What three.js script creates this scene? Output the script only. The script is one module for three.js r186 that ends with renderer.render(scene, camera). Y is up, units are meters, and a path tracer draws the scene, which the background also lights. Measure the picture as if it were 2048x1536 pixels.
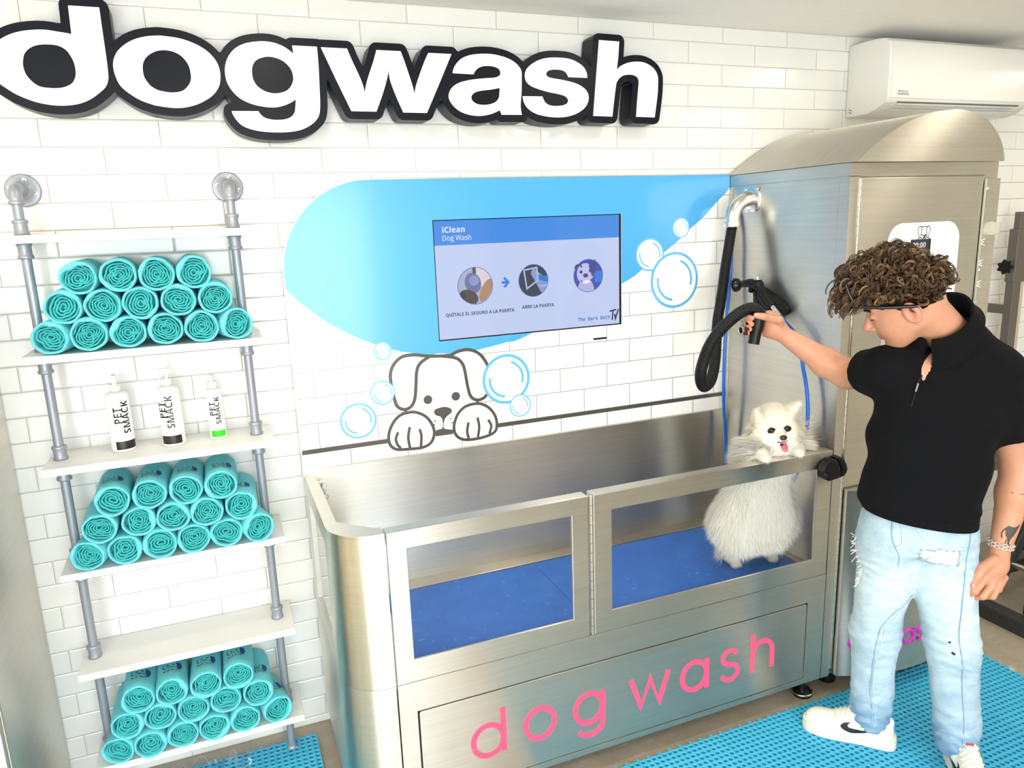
import * as THREE from 'three';
import { RoundedBoxGeometry } from 'three/addons/geometries/RoundedBoxGeometry.js';
import { mergeGeometries, mergeVertices, toCreasedNormals } from 'three/addons/utils/BufferGeometryUtils.js';
import { RectAreaLightUniformsLib } from 'three/addons/lights/RectAreaLightUniformsLib.js';

// ------------------------------------------------------------------ camera, sky, lights, exposure
RectAreaLightUniformsLib.init();
const scene = new THREE.Scene();
const camera = new THREE.PerspectiveCamera(54.887, 2048 / 1536, 0.05, 60);
camera.position.set(-0.2332, 1.7313, 2.4503);
camera.rotation.set(-0.2154, -0.3746, -0.0365, 'YXZ');
const renderer = new THREE.WebGLRenderer({ antialias: true });
renderer.toneMapping = THREE.LinearToneMapping;
renderer.toneMappingExposure = 1.08;
renderer.shadowMap.enabled = true;
scene.background = new THREE.Color().setRGB(0.80, 0.92, 1.0);
scene.backgroundIntensity = 4.0;

const CEILING = 2.41, ROOM = { x0: -3.0, x1: 4.6, z1: 4.7 };
// daylight through the shop window behind the camera
const SHOP = { x0: -2.6, x1: 1.2, y0: 0.12, y1: 2.2 };
const day = new THREE.RectAreaLight(new THREE.Color().setRGB(0.95, 0.98, 1.0), 5.2, SHOP.x1 - SHOP.x0 - 0.1, SHOP.y1 - SHOP.y0 - 0.1);
day.name = 'shop_window_daylight';
day.position.set((SHOP.x0 + SHOP.x1) / 2, (SHOP.y0 + SHOP.y1) / 2, ROOM.z1 - 0.06);
day.lookAt(day.position.x, day.position.y, 0);
scene.add(day);
const LAMP_POWER = 62;                        // of each round ceiling lamp, set in its builder below

// ------------------------------------------------------------------ helpers
let seed = 1234567;
const rnd = () => { seed = (seed * 1664525 + 1013904223) >>> 0; return seed / 4294967296; };
const rr = (a, b) => a + (b - a) * rnd();
const V = (x, y, z) => new THREE.Vector3(x, y, z);
const lin = (r, g, b) => new THREE.Color().setRGB(r, g, b);
const used = new Map();
function numbered(name) {
  const n = used.get(name) ?? 0; used.set(name, n + 1);
  return n ? `${name}_${String(n).padStart(3, '0')}` : name;
}
function light3(o) { o.castShadow = true; o.receiveShadow = true; return o; }
function thing(name, label, category, at = [0, 0, 0], group) {
  const o = new THREE.Group(); o.name = numbered(name); o.position.set(...at); scene.add(o);
  o.userData = { label, category }; if (group) o.userData.group = group;
  return o;
}
function part(name, geo, mat, parent, label) {
  const m = light3(new THREE.Mesh(geo, mat)); m.name = name; parent.add(m);
  if (label) m.userData.label = label;
  return m;
}
function single(name, geo, mat, label, category, group) {
  const m = light3(new THREE.Mesh(geo, mat)); m.name = numbered(name); scene.add(m);
  m.userData = { label, category }; if (group) m.userData.group = group;
  return m;
}
function struct(name, geo, mat, parent) {
  const m = light3(new THREE.Mesh(geo, mat)); m.name = name;
  if (parent) parent.add(m); else { scene.add(m); m.userData.kind = 'structure'; }
  return m;
}
function put(g, x = 0, y = 0, z = 0) { g.translate(x, y, z); return g; }
function boxUV(g, s = 1) {                     // texture coordinates in metres, u along the brushing
  if (g.index) g = g.toNonIndexed();
  const p = g.attributes.position, uv = new Float32Array(p.count * 2);
  const a = V(), b = V(), c = V(), n = V();
  for (let i = 0; i < p.count; i += 3) {
    a.fromBufferAttribute(p, i); b.fromBufferAttribute(p, i + 1); c.fromBufferAttribute(p, i + 2);
    n.copy(b).sub(a).cross(c.clone().sub(a));
    const ax = Math.abs(n.x), ay = Math.abs(n.y), az = Math.abs(n.z);
    [a, b, c].forEach((q, k) => {
      const w = ax >= ay && ax >= az ? [q.z, q.y] : ay >= az ? [q.x, q.z] : [q.x, q.y];
      uv[(i + k) * 2] = w[0] * s; uv[(i + k) * 2 + 1] = w[1] * s;
    });
  }
  g.setAttribute('uv', new THREE.BufferAttribute(uv, 2));
  return g;
}
const box = (x0, x1, y0, y1, z0, z1) => boxUV(new THREE.BoxGeometry(x1 - x0, y1 - y0, z1 - z0).translate((x0 + x1) / 2, (y0 + y1) / 2, (z0 + z1) / 2));
const rbox = (x0, x1, y0, y1, z0, z1, r = 0.003, seg = 2) => boxUV(new RoundedBoxGeometry(x1 - x0, y1 - y0, z1 - z0, seg, Math.min(r, (x1 - x0) / 2.01, (y1 - y0) / 2.01, (z1 - z0) / 2.01)).translate((x0 + x1) / 2, (y0 + y1) / 2, (z0 + z1) / 2));
const poly = (pts) => { const s = new THREE.Shape(); pts.forEach(([x, y], i) => (i ? s.lineTo(x, y) : s.moveTo(x, y))); s.closePath(); return s; };
const pathOf = (pts) => { const s = new THREE.Path(); pts.forEach(([x, y], i) => (i ? s.lineTo(x, y) : s.moveTo(x, y))); s.closePath(); return s; };
function extZ(pts, z0, z1, holes = [], bevel = 0) {          // outline in x, y pushed along z
  const s = pts instanceof THREE.Shape ? pts : poly(pts); holes.forEach((h) => s.holes.push(pathOf(h)));
  const g = new THREE.ExtrudeGeometry(s, { depth: z1 - z0 - 2 * bevel, bevelEnabled: bevel > 0, bevelThickness: bevel, bevelSize: bevel, bevelOffset: -bevel, bevelSegments: 2, steps: 1 });
  return put(g, 0, 0, z0 + bevel);
}
function extY(pts, y0, y1, holes = []) {                      // outline in x, z pushed along y
  const g = extZ(pts.map(([x, z]) => [x, -z]), 0, y1 - y0, holes.map((h) => h.map(([x, z]) => [x, -z])));
  g.rotateX(-Math.PI / 2); return boxUV(toCreasedNormals(put(g, 0, y0, 0), 0.4));
}
function extX(pts, x0, x1, holes = [], bevel = 0) {           // outline in z, y pushed along x
  const g = extZ(pts.map(([z, y]) => [-z, y]), 0, x1 - x0, holes.map((h) => h.map(([z, y]) => [-z, y])), bevel);
  g.rotateY(Math.PI / 2); return boxUV(toCreasedNormals(put(g, x0, 0, 0), 0.4));
}
const rectPts = (x0, x1, y0, y1) => [[x0, y0], [x1, y0], [x1, y1], [x0, y1]];
function roundRect(x0, x1, y0, y1, r, n = 8) {
  const o = [];
  for (const [cx, cy, a] of [[x1 - r, y1 - r, 0], [x0 + r, y1 - r, 90], [x0 + r, y0 + r, 180], [x1 - r, y0 + r, 270]])
    for (let i = 0; i <= n; i++) { const t = (a + 90 * i / n) * Math.PI / 180; o.push([cx + r * Math.cos(t), cy + r * Math.sin(t)]); }
  return o;
}
const cyl = (r, h, seg = 20, r2 = r) => new THREE.CylinderGeometry(r2, r, h, seg);
function bar(a, b, r, seg = 14, r2 = r) {                     // round bar between two points
  const d = b.clone().sub(a), g = new THREE.CylinderGeometry(r2, r, d.length(), seg);
  g.applyQuaternion(new THREE.Quaternion().setFromUnitVectors(V(0, 1, 0), d.clone().normalize()));
  return put(g, (a.x + b.x) / 2, (a.y + b.y) / 2, (a.z + b.z) / 2);
}
function tube(pts, r, n = 60, seg = 10) { return new THREE.TubeGeometry(new THREE.CatmullRomCurve3(pts.map((p) => V(...p)), false, 'centripetal'), n, r, seg); }
const merge = (list) => mergeGeometries(list.map((g) => { let q = g.index ? g.toNonIndexed() : g; if (!q.attributes.uv) q.setAttribute('uv', new THREE.BufferAttribute(new Float32Array(q.attributes.position.count * 2), 2)); for (const k of Object.keys(q.attributes)) if (!['position', 'normal', 'uv', 'color'].includes(k)) q.deleteAttribute(k); return q; }), false);
function lathe(pts, seg = 32) { return new THREE.LatheGeometry(pts.map(([r, y]) => new THREE.Vector2(r, y)), seg); }
const smooth01 = (t) => { t = Math.min(1, Math.max(0, t)); return t * t * (3 - 2 * t); };
// value noise in 3D and 2D (periodic)
const hash = (x, y, z) => { let h = (x * 374761393 + y * 668265263 + z * 2147483647) | 0; h = Math.imul(h ^ (h >>> 13), 1274126177); return ((h ^ (h >>> 16)) >>> 0) / 4294967296; };
function noise3(x, y, z) {
  const i = Math.floor(x), j = Math.floor(y), k = Math.floor(z), u = smooth01(x - i), v = smooth01(y - j), w = smooth01(z - k);
  const L = (a, b, t) => a + (b - a) * t;
  return L(L(L(hash(i, j, k), hash(i + 1, j, k), u), L(hash(i, j + 1, k), hash(i + 1, j + 1, k), u), v), L(L(hash(i, j, k + 1), hash(i + 1, j, k + 1), u), L(hash(i, j + 1, k + 1), hash(i + 1, j + 1, k + 1), u), v), w);
}
function dataTex(w, h, f, srgb = true) {
  const d = new Uint8Array(w * h * 4);
  for (let y = 0; y < h; y++) for (let x = 0; x < w; x++) { const c = f(x / w, y / h, x, y); for (let k = 0; k < 3; k++) d[(y * w + x) * 4 + k] = Math.max(0, Math.min(255, Math.round(c[k] * 255))); d[(y * w + x) * 4 + 3] = 255; }
  const t = new THREE.DataTexture(d, w, h); t.wrapS = t.wrapT = THREE.RepeatWrapping; t.magFilter = THREE.LinearFilter; t.minFilter = THREE.LinearMipmapLinearFilter; t.generateMipmaps = true;
  if (srgb) t.colorSpace = THREE.SRGBColorSpace; t.needsUpdate = true; return t;
}
const pn = (u, v, fx, fy, s) => {            // periodic value noise
  const x = u * fx, y = v * fy, i = Math.floor(x), j = Math.floor(y), a = smooth01(x - i), b = smooth01(y - j), i1 = (i + 1) % fx, j1 = (j + 1) % fy;
  const A = hash(i % fx, j % fy, s), B = hash(i1, j % fy, s), C = hash(i % fx, j1, s), D = hash(i1, j1, s);
  return (A + (B - A) * a) + ((C + (D - C) * a) - (A + (B - A) * a)) * b;
};
function canvas(w, h, draw) {
  const c = document.createElement('canvas'); c.width = w; c.height = h; draw(c.getContext('2d'), w, h);
  const t = new THREE.CanvasTexture(c); t.colorSpace = THREE.SRGBColorSpace; t.anisotropy = 8; return t;
}

// ------------------------------------------------------------------ materials
const phys = (o) => new THREE.MeshPhysicalMaterial(o);
const std = (o) => new THREE.MeshStandardMaterial(o);
const brush = dataTex(512, 512, (u, v) => { const n = 0.55 * pn(u, v, 6, 256, 1) + 0.45 * pn(u, v, 16, 512, 2); return [n, n, n]; }, false);
brush.repeat.set(2.2, 2.2);
const steelTone = dataTex(512, 512, (u, v) => {
  const s = 0.5 * pn(u, v, 4, 200, 5) + 0.5 * pn(u, v, 9, 420, 6), b = pn(u, v, 5, 4, 7) * 0.6 + pn(u, v, 14, 11, 8) * 0.4, c = 0.93 + 0.05 * (s - 0.5) + 0.05 * (b - 0.5);
  return [c, c, c];
});
steelTone.repeat.set(1.1, 1.1);
const steelRough = dataTex(512, 512, (u, v) => {
  const b = pn(u, v, 4, 3, 17) * 0.5 + pn(u, v, 13, 9, 18) * 0.3 + pn(u, v, 6, 200, 19) * 0.2; return [0, 0.72 + 0.28 * b, 0];
}, false);
steelRough.repeat.set(0.9, 0.9);
const M = {};
M.steel = phys({ color: lin(0.76, 0.735, 0.665), metalness: 1, roughness: 0.44, roughnessMap: steelRough, map: steelTone, bumpMap: brush, bumpScale: 0.00004, anisotropy: 0.95, anisotropyRotation: Math.PI / 2 });
M.steelTube = std({ color: lin(0.74, 0.725, 0.70), metalness: 1, roughness: 0.22 });
M.chrome = std({ color: lin(0.8, 0.8, 0.8), metalness: 1, roughness: 0.12 });
M.black = phys({ color: lin(0.008, 0.008, 0.009), roughness: 0.38, specularIntensity: 0.5 });
M.blackGloss = phys({ color: lin(0.008, 0.008, 0.009), roughness: 0.16 });
M.blackRubber = phys({ color: lin(0.008, 0.008, 0.009), roughness: 0.42, specularIntensity: 0.45 });
M.white = phys({ color: lin(0.82, 0.82, 0.80), roughness: 0.3 });
M.whitePlastic = phys({ color: lin(0.80, 0.80, 0.78), roughness: 0.25 });
M.board = std({ color: lin(0.83, 0.83, 0.81), roughness: 0.42, bumpMap: dataTex(256, 256, (u, v) => { const n = pn(u, v, 8, 64, 3) * 0.5 + pn(u, v, 64, 128, 4) * 0.5; return [n, n, n]; }, false), bumpScale: 0.0002 });
M.pipe = std({ color: lin(0.33, 0.35, 0.40), metalness: 0.4, roughness: 0.42, bumpMap: dataTex(128, 128, (u, v) => { const n = pn(u, v, 64, 64, 9); return [n, n, n]; }, false), bumpScale: 0.0002 });
M.glass = phys({ color: lin(0.97, 0.98, 0.98), transmission: 1, roughness: 0.02, thickness: 0, ior: 1.45 });
const tileBump = dataTex(256, 256, (u, v) => { const n = pn(u, v, 6, 5, 11) * 0.7 + pn(u, v, 17, 13, 12) * 0.3; return [n, n, n]; }, false);
M.tiles = [0, 1, 2].map((k) => phys({ color: lin([0.80, 0.82, 0.79][k], [0.80, 0.815, 0.79][k], [0.765, 0.785, 0.765][k]), roughness: 0.13, bumpMap: tileBump, bumpScale: 0.0012, specularIntensity: 1 }));
M.grout = std({ color: lin(0.50, 0.49, 0.47), roughness: 0.9 });
M.ceiling = std({ color: lin(0.90, 0.89, 0.86), roughness: 0.95, bumpMap: dataTex(256, 256, (u, v) => { const n = pn(u, v, 40, 40, 21); return [n, n, n]; }, false), bumpScale: 0.0006 });
M.wall = std({ color: lin(0.80, 0.78, 0.74), roughness: 0.9 });
M.concrete = std({ roughness: 0.62, map: dataTex(1024, 1024, (u, v) => {
  const a = pn(u, v, 5, 5, 31) * 0.45 + pn(u, v, 17, 17, 32) * 0.3 + pn(u, v, 61, 61, 33) * 0.15 + pn(u, v, 250, 250, 34) * 0.1, s = Math.pow(pn(u, v, 40, 130, 35), 7) * 0.55 * (pn(u, v, 9, 9, 36) > 0.55 ? 1 : 0.15);
  const c = 0.62 + 0.22 * (a - 0.5) + 0.35 * s; return [c + 0.045, c + 0.005, c - 0.06];
}) });
M.concrete.map.repeat.set(0.6, 0.6);
M.pink = phys({ color: lin(1.0, 0.09, 0.20), roughness: 0.3 });

// ------------------------------------------------------------------ the room
{
  const { x0, x1, z1 } = ROOM, t = 0.15;
  const floorUV = (g) => g;
  struct('floor', floorUV(box(x0 - t, x1 + t, -0.12, 0, -t, z1 + 3.5)), M.concrete);
  struct('ceiling', box(x0 - t, x1 + t, CEILING, CEILING + t, -t, z1 + t), M.ceiling);
  struct('wall_left', box(x0 - t, x0, 0, CEILING, -t, z1 + t), std({ color: lin(0.86, 0.76, 0.47), roughness: 0.85 }));
  struct('wall_right', box(x1, x1 + t, 0, CEILING, -t, z1 + t), M.wall);
  const f = merge([box(x0, SHOP.x0, 0, CEILING, z1, z1 + t), box(SHOP.x1, x1, 0, CEILING, z1, z1 + t), box(SHOP.x0, SHOP.x1, 0, SHOP.y0, z1, z1 + t), box(SHOP.x0, SHOP.x1, SHOP.y1, CEILING, z1, z1 + t)]);
  struct('wall_front', f, M.wall);
  // shop window: aluminium frame, mullions and panes
  const win = new THREE.Group(); win.name = 'window_1'; win.userData.kind = 'structure'; scene.add(win);
  const al = std({ color: lin(0.55, 0.55, 0.55), metalness: 0.7, roughness: 0.4 });
  struct('window_frame', merge([box(SHOP.x0, SHOP.x1, SHOP.y0, SHOP.y0 + 0.06, z1, z1 + 0.08), box(SHOP.x0, SHOP.x1, SHOP.y1 - 0.06, SHOP.y1, z1, z1 + 0.08)]), al, win);
  for (let i = 0; i <= 4; i++) { const x = SHOP.x0 + 0.03 + i * (SHOP.x1 - SHOP.x0 - 0.06) / 4; struct('mullion', box(x - 0.03, x + 0.03, SHOP.y0 + 0.06, SHOP.y1 - 0.06, z1, z1 + 0.08), al, win); }
  for (let i = 0; i < 4; i++) { const a = SHOP.x0 + 0.06 + i * (SHOP.x1 - SHOP.x0 - 0.06) / 4, b = a + (SHOP.x1 - SHOP.x0 - 0.06) / 4 - 0.06; struct('pane', new THREE.PlaneGeometry(b - a, SHOP.y1 - SHOP.y0 - 0.12).translate((a + b) / 2, (SHOP.y0 + SHOP.y1) / 2, z1 + 0.04), M.glass, win); }

  const dr = new THREE.Group(); dr.name = 'added_door_1'; dr.userData.kind = 'structure'; scene.add(dr);  // unseen dark door, added so the brushed steel mirrors a dark band
  struct('added_door_leaf', rbox(2.36, 3.06, 0.01, 2.06, z1 - 0.05, z1 - 0.001, 0.004), std({ color: lin(0.035, 0.03, 0.027), roughness: 0.5 }), dr);
  struct('door_handle', merge([bar(V(2.44, 1.02, z1 - 0.05), V(2.44, 1.02, z1 - 0.10), 0.008), bar(V(2.44, 1.02, z1 - 0.10), V(2.56, 1.02, z1 - 0.10), 0.008)]), M.chrome, dr);

  // back wall: mortar bed with glazed tiles in running bond, each tile a piece of its own
  const wall = struct('wall_back', box(x0, x1, 0, CEILING, -t, -0.0035), M.grout);
  const W = 0.3011, H = 0.075, X0 = -0.633, Y0 = 2.0538, gap = 0.0022, bev = 0.004, T = 0.0035;
  const geos = new Map();
  function tileGeo(w, h, k) {
    const key = `${w.toFixed(3)}|${h.toFixed(3)}|${k}`;
    if (!geos.has(key)) {
      const a = w / 2 - gap / 2, b = h / 2 - gap / 2, c = a - bev, d = b - bev;
      const P = [[-a, -b, -T], [a, -b, -T], [a, b, -T], [-a, b, -T], [-a, -b, -0.0013], [a, -b, -0.0013], [a, b, -0.0013], [-a, b, -0.0013], [-c, -d, 0], [c, -d, 0], [c, d, 0], [-c, d, 0]];
      const Q = [[8, 9, 10, 11], [4, 5, 9, 8], [5, 6, 10, 9], [6, 7, 11, 10], [7, 4, 8, 11], [0, 1, 5, 4], [1, 2, 6, 5], [2, 3, 7, 6], [3, 0, 4, 7]];
      const pos = [], uv = [];
      for (const [i, j, m, n] of Q) for (const q of [i, j, m, i, m, n]) { pos.push(...P[q]); uv.push(P[q][0] * 2.1 + 0.37 * k, P[q][1] * 2.1 + 0.21 * k); }
      const g = new THREE.BufferGeometry(); g.setAttribute('position', new THREE.Float32BufferAttribute(pos, 3)); g.setAttribute('uv', new THREE.Float32BufferAttribute(uv, 2)); g.computeVertexNormals();
      geos.set(key, g);
    }
    return geos.get(key);
  }
  const list = [];
  for (let k = -5; k < 28; k++) {
    const y1 = Math.min(CEILING, Y0 - k * H), y0 = Math.max(0, Y0 - (k + 1) * H);
    if (y1 - y0 < 0.012) continue;
    const off = k & 1 ? W / 2 : 0;
    for (let i = -9; i < 18; i++) {
      const a = Math.max(x0, X0 + off + i * W), b = Math.min(x1, X0 + off + (i + 1) * W);
      if (b - a < 0.03) continue;
      if (a > 0.0 && b < 2.3 && y1 < 1.83) continue;                 // behind the tub's panel and the cabinet
      if (b < -0.86 && y1 < 1.4) continue;                           // behind the steel cabinet at the left
      const cx = (a + b) / 2, cy = (y0 + y1) / 2;
      list.push({ cx, cy, w: b - a, h: y1 - y0, d: (cx < -1.0 ? 9 : 0) + (cx > 3.5 ? 9 : 0) + Math.hypot(cx - 1.0, cy - 1.6) });
    }
  }
  list.sort((p, q) => p.d - q.d);
  const rest = [];
  list.forEach((q, n) => {
    const g = tileGeo(q.w, q.h, n % 5);
    if (n < 298) { const m = struct('tile', g, M.tiles[n * 7 % 3], wall); m.position.set(q.cx, q.cy, 0); m.rotation.set(rr(-1, 1) * 0.0016, rr(-1, 1) * 0.0010, 0); } else rest.push(g.clone().translate(q.cx, q.cy, 0));
  });
  if (rest.length) struct('outer_tiles', merge(rest), M.tiles[1], wall).userData.kind = 'stuff';

  // round ceiling lamps: trim ring, glowing disc and the light it gives
  const glow = std({ color: lin(0.9, 0.9, 0.85), emissive: lin(1, 0.90, 0.74), emissiveIntensity: 7, roughness: 0.5 });
  const ringG = lathe([[0.075, 0], [0.098, -0.002], [0.1, -0.008], [0.08, -0.011], [0.075, -0.004]], 40);
  const discG = new THREE.CylinderGeometry(0.076, 0.076, 0.004, 40);
  const spots = [[-1.35, 0.78], [0.0, 0.78], [1.25, 0.78], [2.5, 0.78], [3.75, 0.78], [-1.35, 2.5], [0.3, 3.2], [1.9, 2.5], [3.4, 2.5], [-2.45, 1.4], [-2.45, 3.0]];  // last two are added to brighten the left wall that the steel reflects
  const where = ['over the steel cabinet at the left', 'over the towel shelf', 'over the middle of the wash tub', 'over the dryer cabinet', 'at the right end of the front row', 'behind, at the left end', 'behind, near the shop window', 'behind the standing person', 'behind, at the right end', 'added to brighten the yellow wall, nearer the tiles', 'added to brighten the yellow wall, nearer the window'];
  spots.forEach(([x, z], i) => {
    const o = thing('ceiling_lamp', `round recessed ceiling lamp ${where[i]}`, 'ceiling lamp', [x, CEILING, z], 'round ceiling lamps');
    part('trim_ring', ringG, M.white, o); const d = part('diffuser', discG, glow, o); d.position.y = -0.004;
    const L = new THREE.RectAreaLight(lin(1, 0.88, 0.69), LAMP_POWER * (z > 1 ? 2 : 1), 0.14, 0.14); L.name = 'lamp_light'; L.position.set(x, CEILING - 0.014, z); L.lookAt(x, 0, z); scene.add(L);
  });
}
// outlines of the seven letters on the sign's face, millimetres: x, y, corner
const LETTERS = {
  d: [[-506,2322,1,-434,2322,1,-434,2253,0,-434,2189,0,-435,2160,0,-437,2143,0,-446,2124,0,-465,2107,0,-488,2091,0,-515,2080,0,-545,2075,0,-574,2075,0,-605,2080,0,-632,2089,0,-658,2102,0,-678,2117,0,-687,2125,0,-694,2145,0,-696,2168,0,-693,2190,0,-684,2214,0,-671,2231,0,-647,2245,0,-620,2254,0,-590,2259,0,-564,2260,0,-538,2257,0,-521,2255,0,-508,2253,1],
    [-628,2181,0,-621,2201,0,-605,2216,0,-586,2223,0,-563,2225,0,-543,2223,0,-527,2214,0,-518,2200,0,-512,2182,0,-511,2161,0,-514,2147,0,-523,2132,0,-540,2122,0,-560,2118,0,-579,2118,0,-599,2121,0,-614,2132,0,-625,2148,0,-629,2165,0]],
  o: [[-420,2183,0,-410,2209,0,-390,2230,0,-364,2246,0,-333,2256,0,-301,2260,0,-292,2260,0,-255,2257,0,-223,2249,0,-193,2235,0,-172,2218,0,-158,2197,0,-153,2175,0,-154,2154,0,-161,2132,0,-178,2111,0,-203,2094,0,-231,2082,0,-262,2075,0,-295,2075,0,-330,2080,0,-334,2081,0,-364,2092,0,-390,2109,0,-410,2129,0,-419,2156,0],
    [-349,2178,0,-342,2197,0,-328,2211,0,-308,2221,0,-289,2224,0,-290,2224,0,-268,2221,0,-248,2210,0,-234,2190,0,-230,2169,0,-231,2151,0,-239,2135,0,-256,2120,0,-279,2115,0,-299,2116,0,-321,2121,0,-337,2132,0,-338,2134,0,-348,2152,0]],
  g: [[51,2252,1,121,2252,1,121,2201,0,118,2128,0,116,2091,0,111,2064,0,100,2047,0,81,2032,0,55,2020,0,24,2014,0,-14,2012,0,-55,2014,0,-86,2020,0,-109,2030,0,-124,2046,0,-132,2062,0,-133,2069,1,-61,2070,1,-55,2061,0,-44,2052,0,-22,2047,0,7,2048,0,28,2055,0,40,2068,0,44,2083,0,47,2105,1,32,2095,0,6,2085,0,-19,2081,0,-48,2083,0,-79,2090,0,-106,2103,0,-125,2122,0,-137,2145,0,-140,2168,0,-137,2191,0,-126,2215,0,-108,2235,0,-83,2249,0,-56,2256,0,-27,2259,0,-1,2257,0,22,2250,0,38,2241,0,52,2230,1],
    [-67,2178,0,-63,2194,0,-52,2208,0,-34,2216,0,-15,2219,0,7,2215,0,25,2206,0,39,2191,0,45,2175,0,45,2158,0,37,2141,0,23,2128,0,2,2121,0,-17,2120,0,-39,2126,0,-57,2139,0,-66,2157,0]],
  w: [[132,2251,1,208,2251,1,219,2222,0,240,2172,0,249,2144,0,250,2125,1,256,2147,0,265,2173,0,284,2218,0,296,2251,1,370,2251,1,381,2220,0,396,2170,0,403,2144,0,405,2126,1,410,2147,0,419,2171,0,441,2220,0,457,2250,1,532,2250,1,488,2163,1,442,2074,1,367,2074,1,350,2114,0,335,2156,0,330,2180,0,330,2199,1,326,2182,0,320,2163,0,305,2124,0,283,2075,1,207,2075,1,170,2160,1]],
  a: [[533,2194,1,536,2206,0,545,2221,0,562,2237,0,587,2248,0,618,2254,0,652,2256,0,683,2254,0,716,2247,0,742,2236,0,759,2222,0,767,2208,0,767,2182,0,765,2144,0,761,2111,0,761,2090,0,764,2074,1,693,2073,1,687,2087,1,669,2079,0,646,2072,0,615,2068,0,581,2071,0,551,2081,0,530,2097,0,518,2115,0,517,2132,0,527,2150,0,547,2164,0,575,2173,0,609,2179,0,645,2183,0,674,2186,0,690,2193,0,694,2202,0,689,2212,0,675,2218,0,653,2220,0,630,2217,0,614,2209,0,606,2200,0,602,2193,1],
    [690,2155,1,688,2139,0,686,2127,0,677,2115,0,659,2106,0,633,2102,0,611,2104,0,596,2112,0,591,2122,0,595,2132,0,607,2140,0,627,2145,0,658,2149,0]],
  s: [[1007,2196,1,1005,2211,0,995,2228,0,976,2241,0,945,2252,0,911,2255,0,872,2254,0,836,2247,0,806,2233,0,786,2216,0,779,2198,0,782,2180,0,798,2165,0,827,2155,0,863,2147,0,903,2141,0,924,2135,0,934,2125,0,930,2114,0,914,2107,0,889,2104,0,865,2106,0,850,2114,0,844,2123,0,839,2133,1,769,2132,1,773,2113,0,787,2094,0,813,2079,0,849,2071,0,889,2068,0,929,2071,0,966,2082,0,995,2100,0,1009,2121,0,1010,2143,0,997,2161,0,971,2175,0,937,2183,0,904,2188,0,870,2192,0,857,2198,0,856,2206,0,865,2214,0,886,2218,0,911,2217,0,927,2211,0,933,2203,0,937,2196,1]],
  h: [[1053,2317,1,1130,2316,1,1126,2266,0,1120,2227,1,1138,2240,0,1164,2250,0,1194,2255,0,1224,2254,0,1250,2246,0,1271,2232,0,1283,2213,0,1285,2194,0,1283,2150,0,1272,2074,1,1197,2075,1,1202,2134,0,1207,2181,0,1207,2194,0,1201,2205,0,1186,2211,0,1168,2212,0,1145,2208,0,1128,2197,0,1119,2183,0,1115,2164,0,1108,2118,0,1102,2074,1,1028,2075,1,1042,2210,1]],
};
// printed art on the back panel, millimetres
const ART = {
  earLeft: [417,1292,385,1273,371,1246,365,1196,358,1151,343,1126,318,1119,295,1135,286,1170,280,1211,281,1251,297,1282,326,1302,367,1304,407,1296,454,1291,501,1289],
  earRight: [459,1291,511,1279,534,1258,543,1228,550,1175,560,1136,584,1120,612,1127,627,1150,634,1186,633,1218,623,1251,597,1286,560,1303,523,1301,495,1290],
  pawLeft: [323,1106,359,1104,394,1083,415,1049,419,1017,404,987,371,975,324,977,283,982,262,1002,259,1034,272,1069,296,1096],
  pawRight: [589,1106,627,1085,650,1049,653,1016,645,995,616,983,571,978,527,982,501,999,492,1028,499,1059,516,1086,545,1104],
  strokes: [[291,1039,283,1020,287,999,296,986],
    [333,1051,327,1024,327,1003,330,983],
    [369,1039,373,1018,369,981],
    [546,1039,540,1010,544,987],
    [582,1052,586,1020,580,987],
    [623,1039,632,1019,625,994],
    [320,1120,325,1106],
    [584,1120,584,1106]],
  nose: [423,1096,432,1107,464,1107,485,1101,486,1087,470,1076,460,1064,456,1034,489,1023,485,1014,427,1014,427,1030,449,1035,452,1060,446,1076,431,1085],
  line: [[-39,1019,258,1015], [424,1017,488,1018], [653,1021,1638,1021]],
  eyes: [404,1143,505,1143], dots: [425,1063,421,1051,483,1065,487,1050],
  wave: [-55,1580,-30,1552,5,1512,68,1454,130,1410,206,1366,285,1332,346,1314,454,1295,560,1295,603,1300,698,1315,789,1335,1175,1494,1259,1540,1353,1598,1409,1634,1461,1676,1527,1721,1593,1781,1633,1813,1657,1846,1681,1874],
  bubbles: [[259,1328,31],[249,1186,42],[161,1100,61],[697,1183,91],[747,1079,42],[1292,1594,62],[1403,1492,107],[1429,1688,38]],
};

// ------------------------------------------------------------------ spline outline with corners (millimetres in, metres out)
function outline(a, step = 3, n = 5) {
  const P = []; for (let i = 0; i < a.length; i += step) P.push([a[i] / 1000, a[i + 1] / 1000, step === 3 ? a[i + 2] : 0]);
  const N = P.length, o = [];
  for (let i = 0; i < N; i++) {
    const b = P[i], c = P[(i + 1) % N], p0 = b[2] ? b : P[(i - 1 + N) % N], p3 = c[2] ? c : P[(i + 2) % N];
    for (let k = 0; k < n; k++) {
      const t = k / n, t2 = t * t, t3 = t2 * t;
      o.push([0, 1].map((q) => 0.5 * (2 * b[q] + (c[q] - p0[q]) * t + (2 * p0[q] - 5 * b[q] + 4 * c[q] - p3[q]) * t2 + (3 * b[q] - p0[q] - 3 * c[q] + p3[q]) * t3)));
    }
  }
  return o;
}

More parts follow.
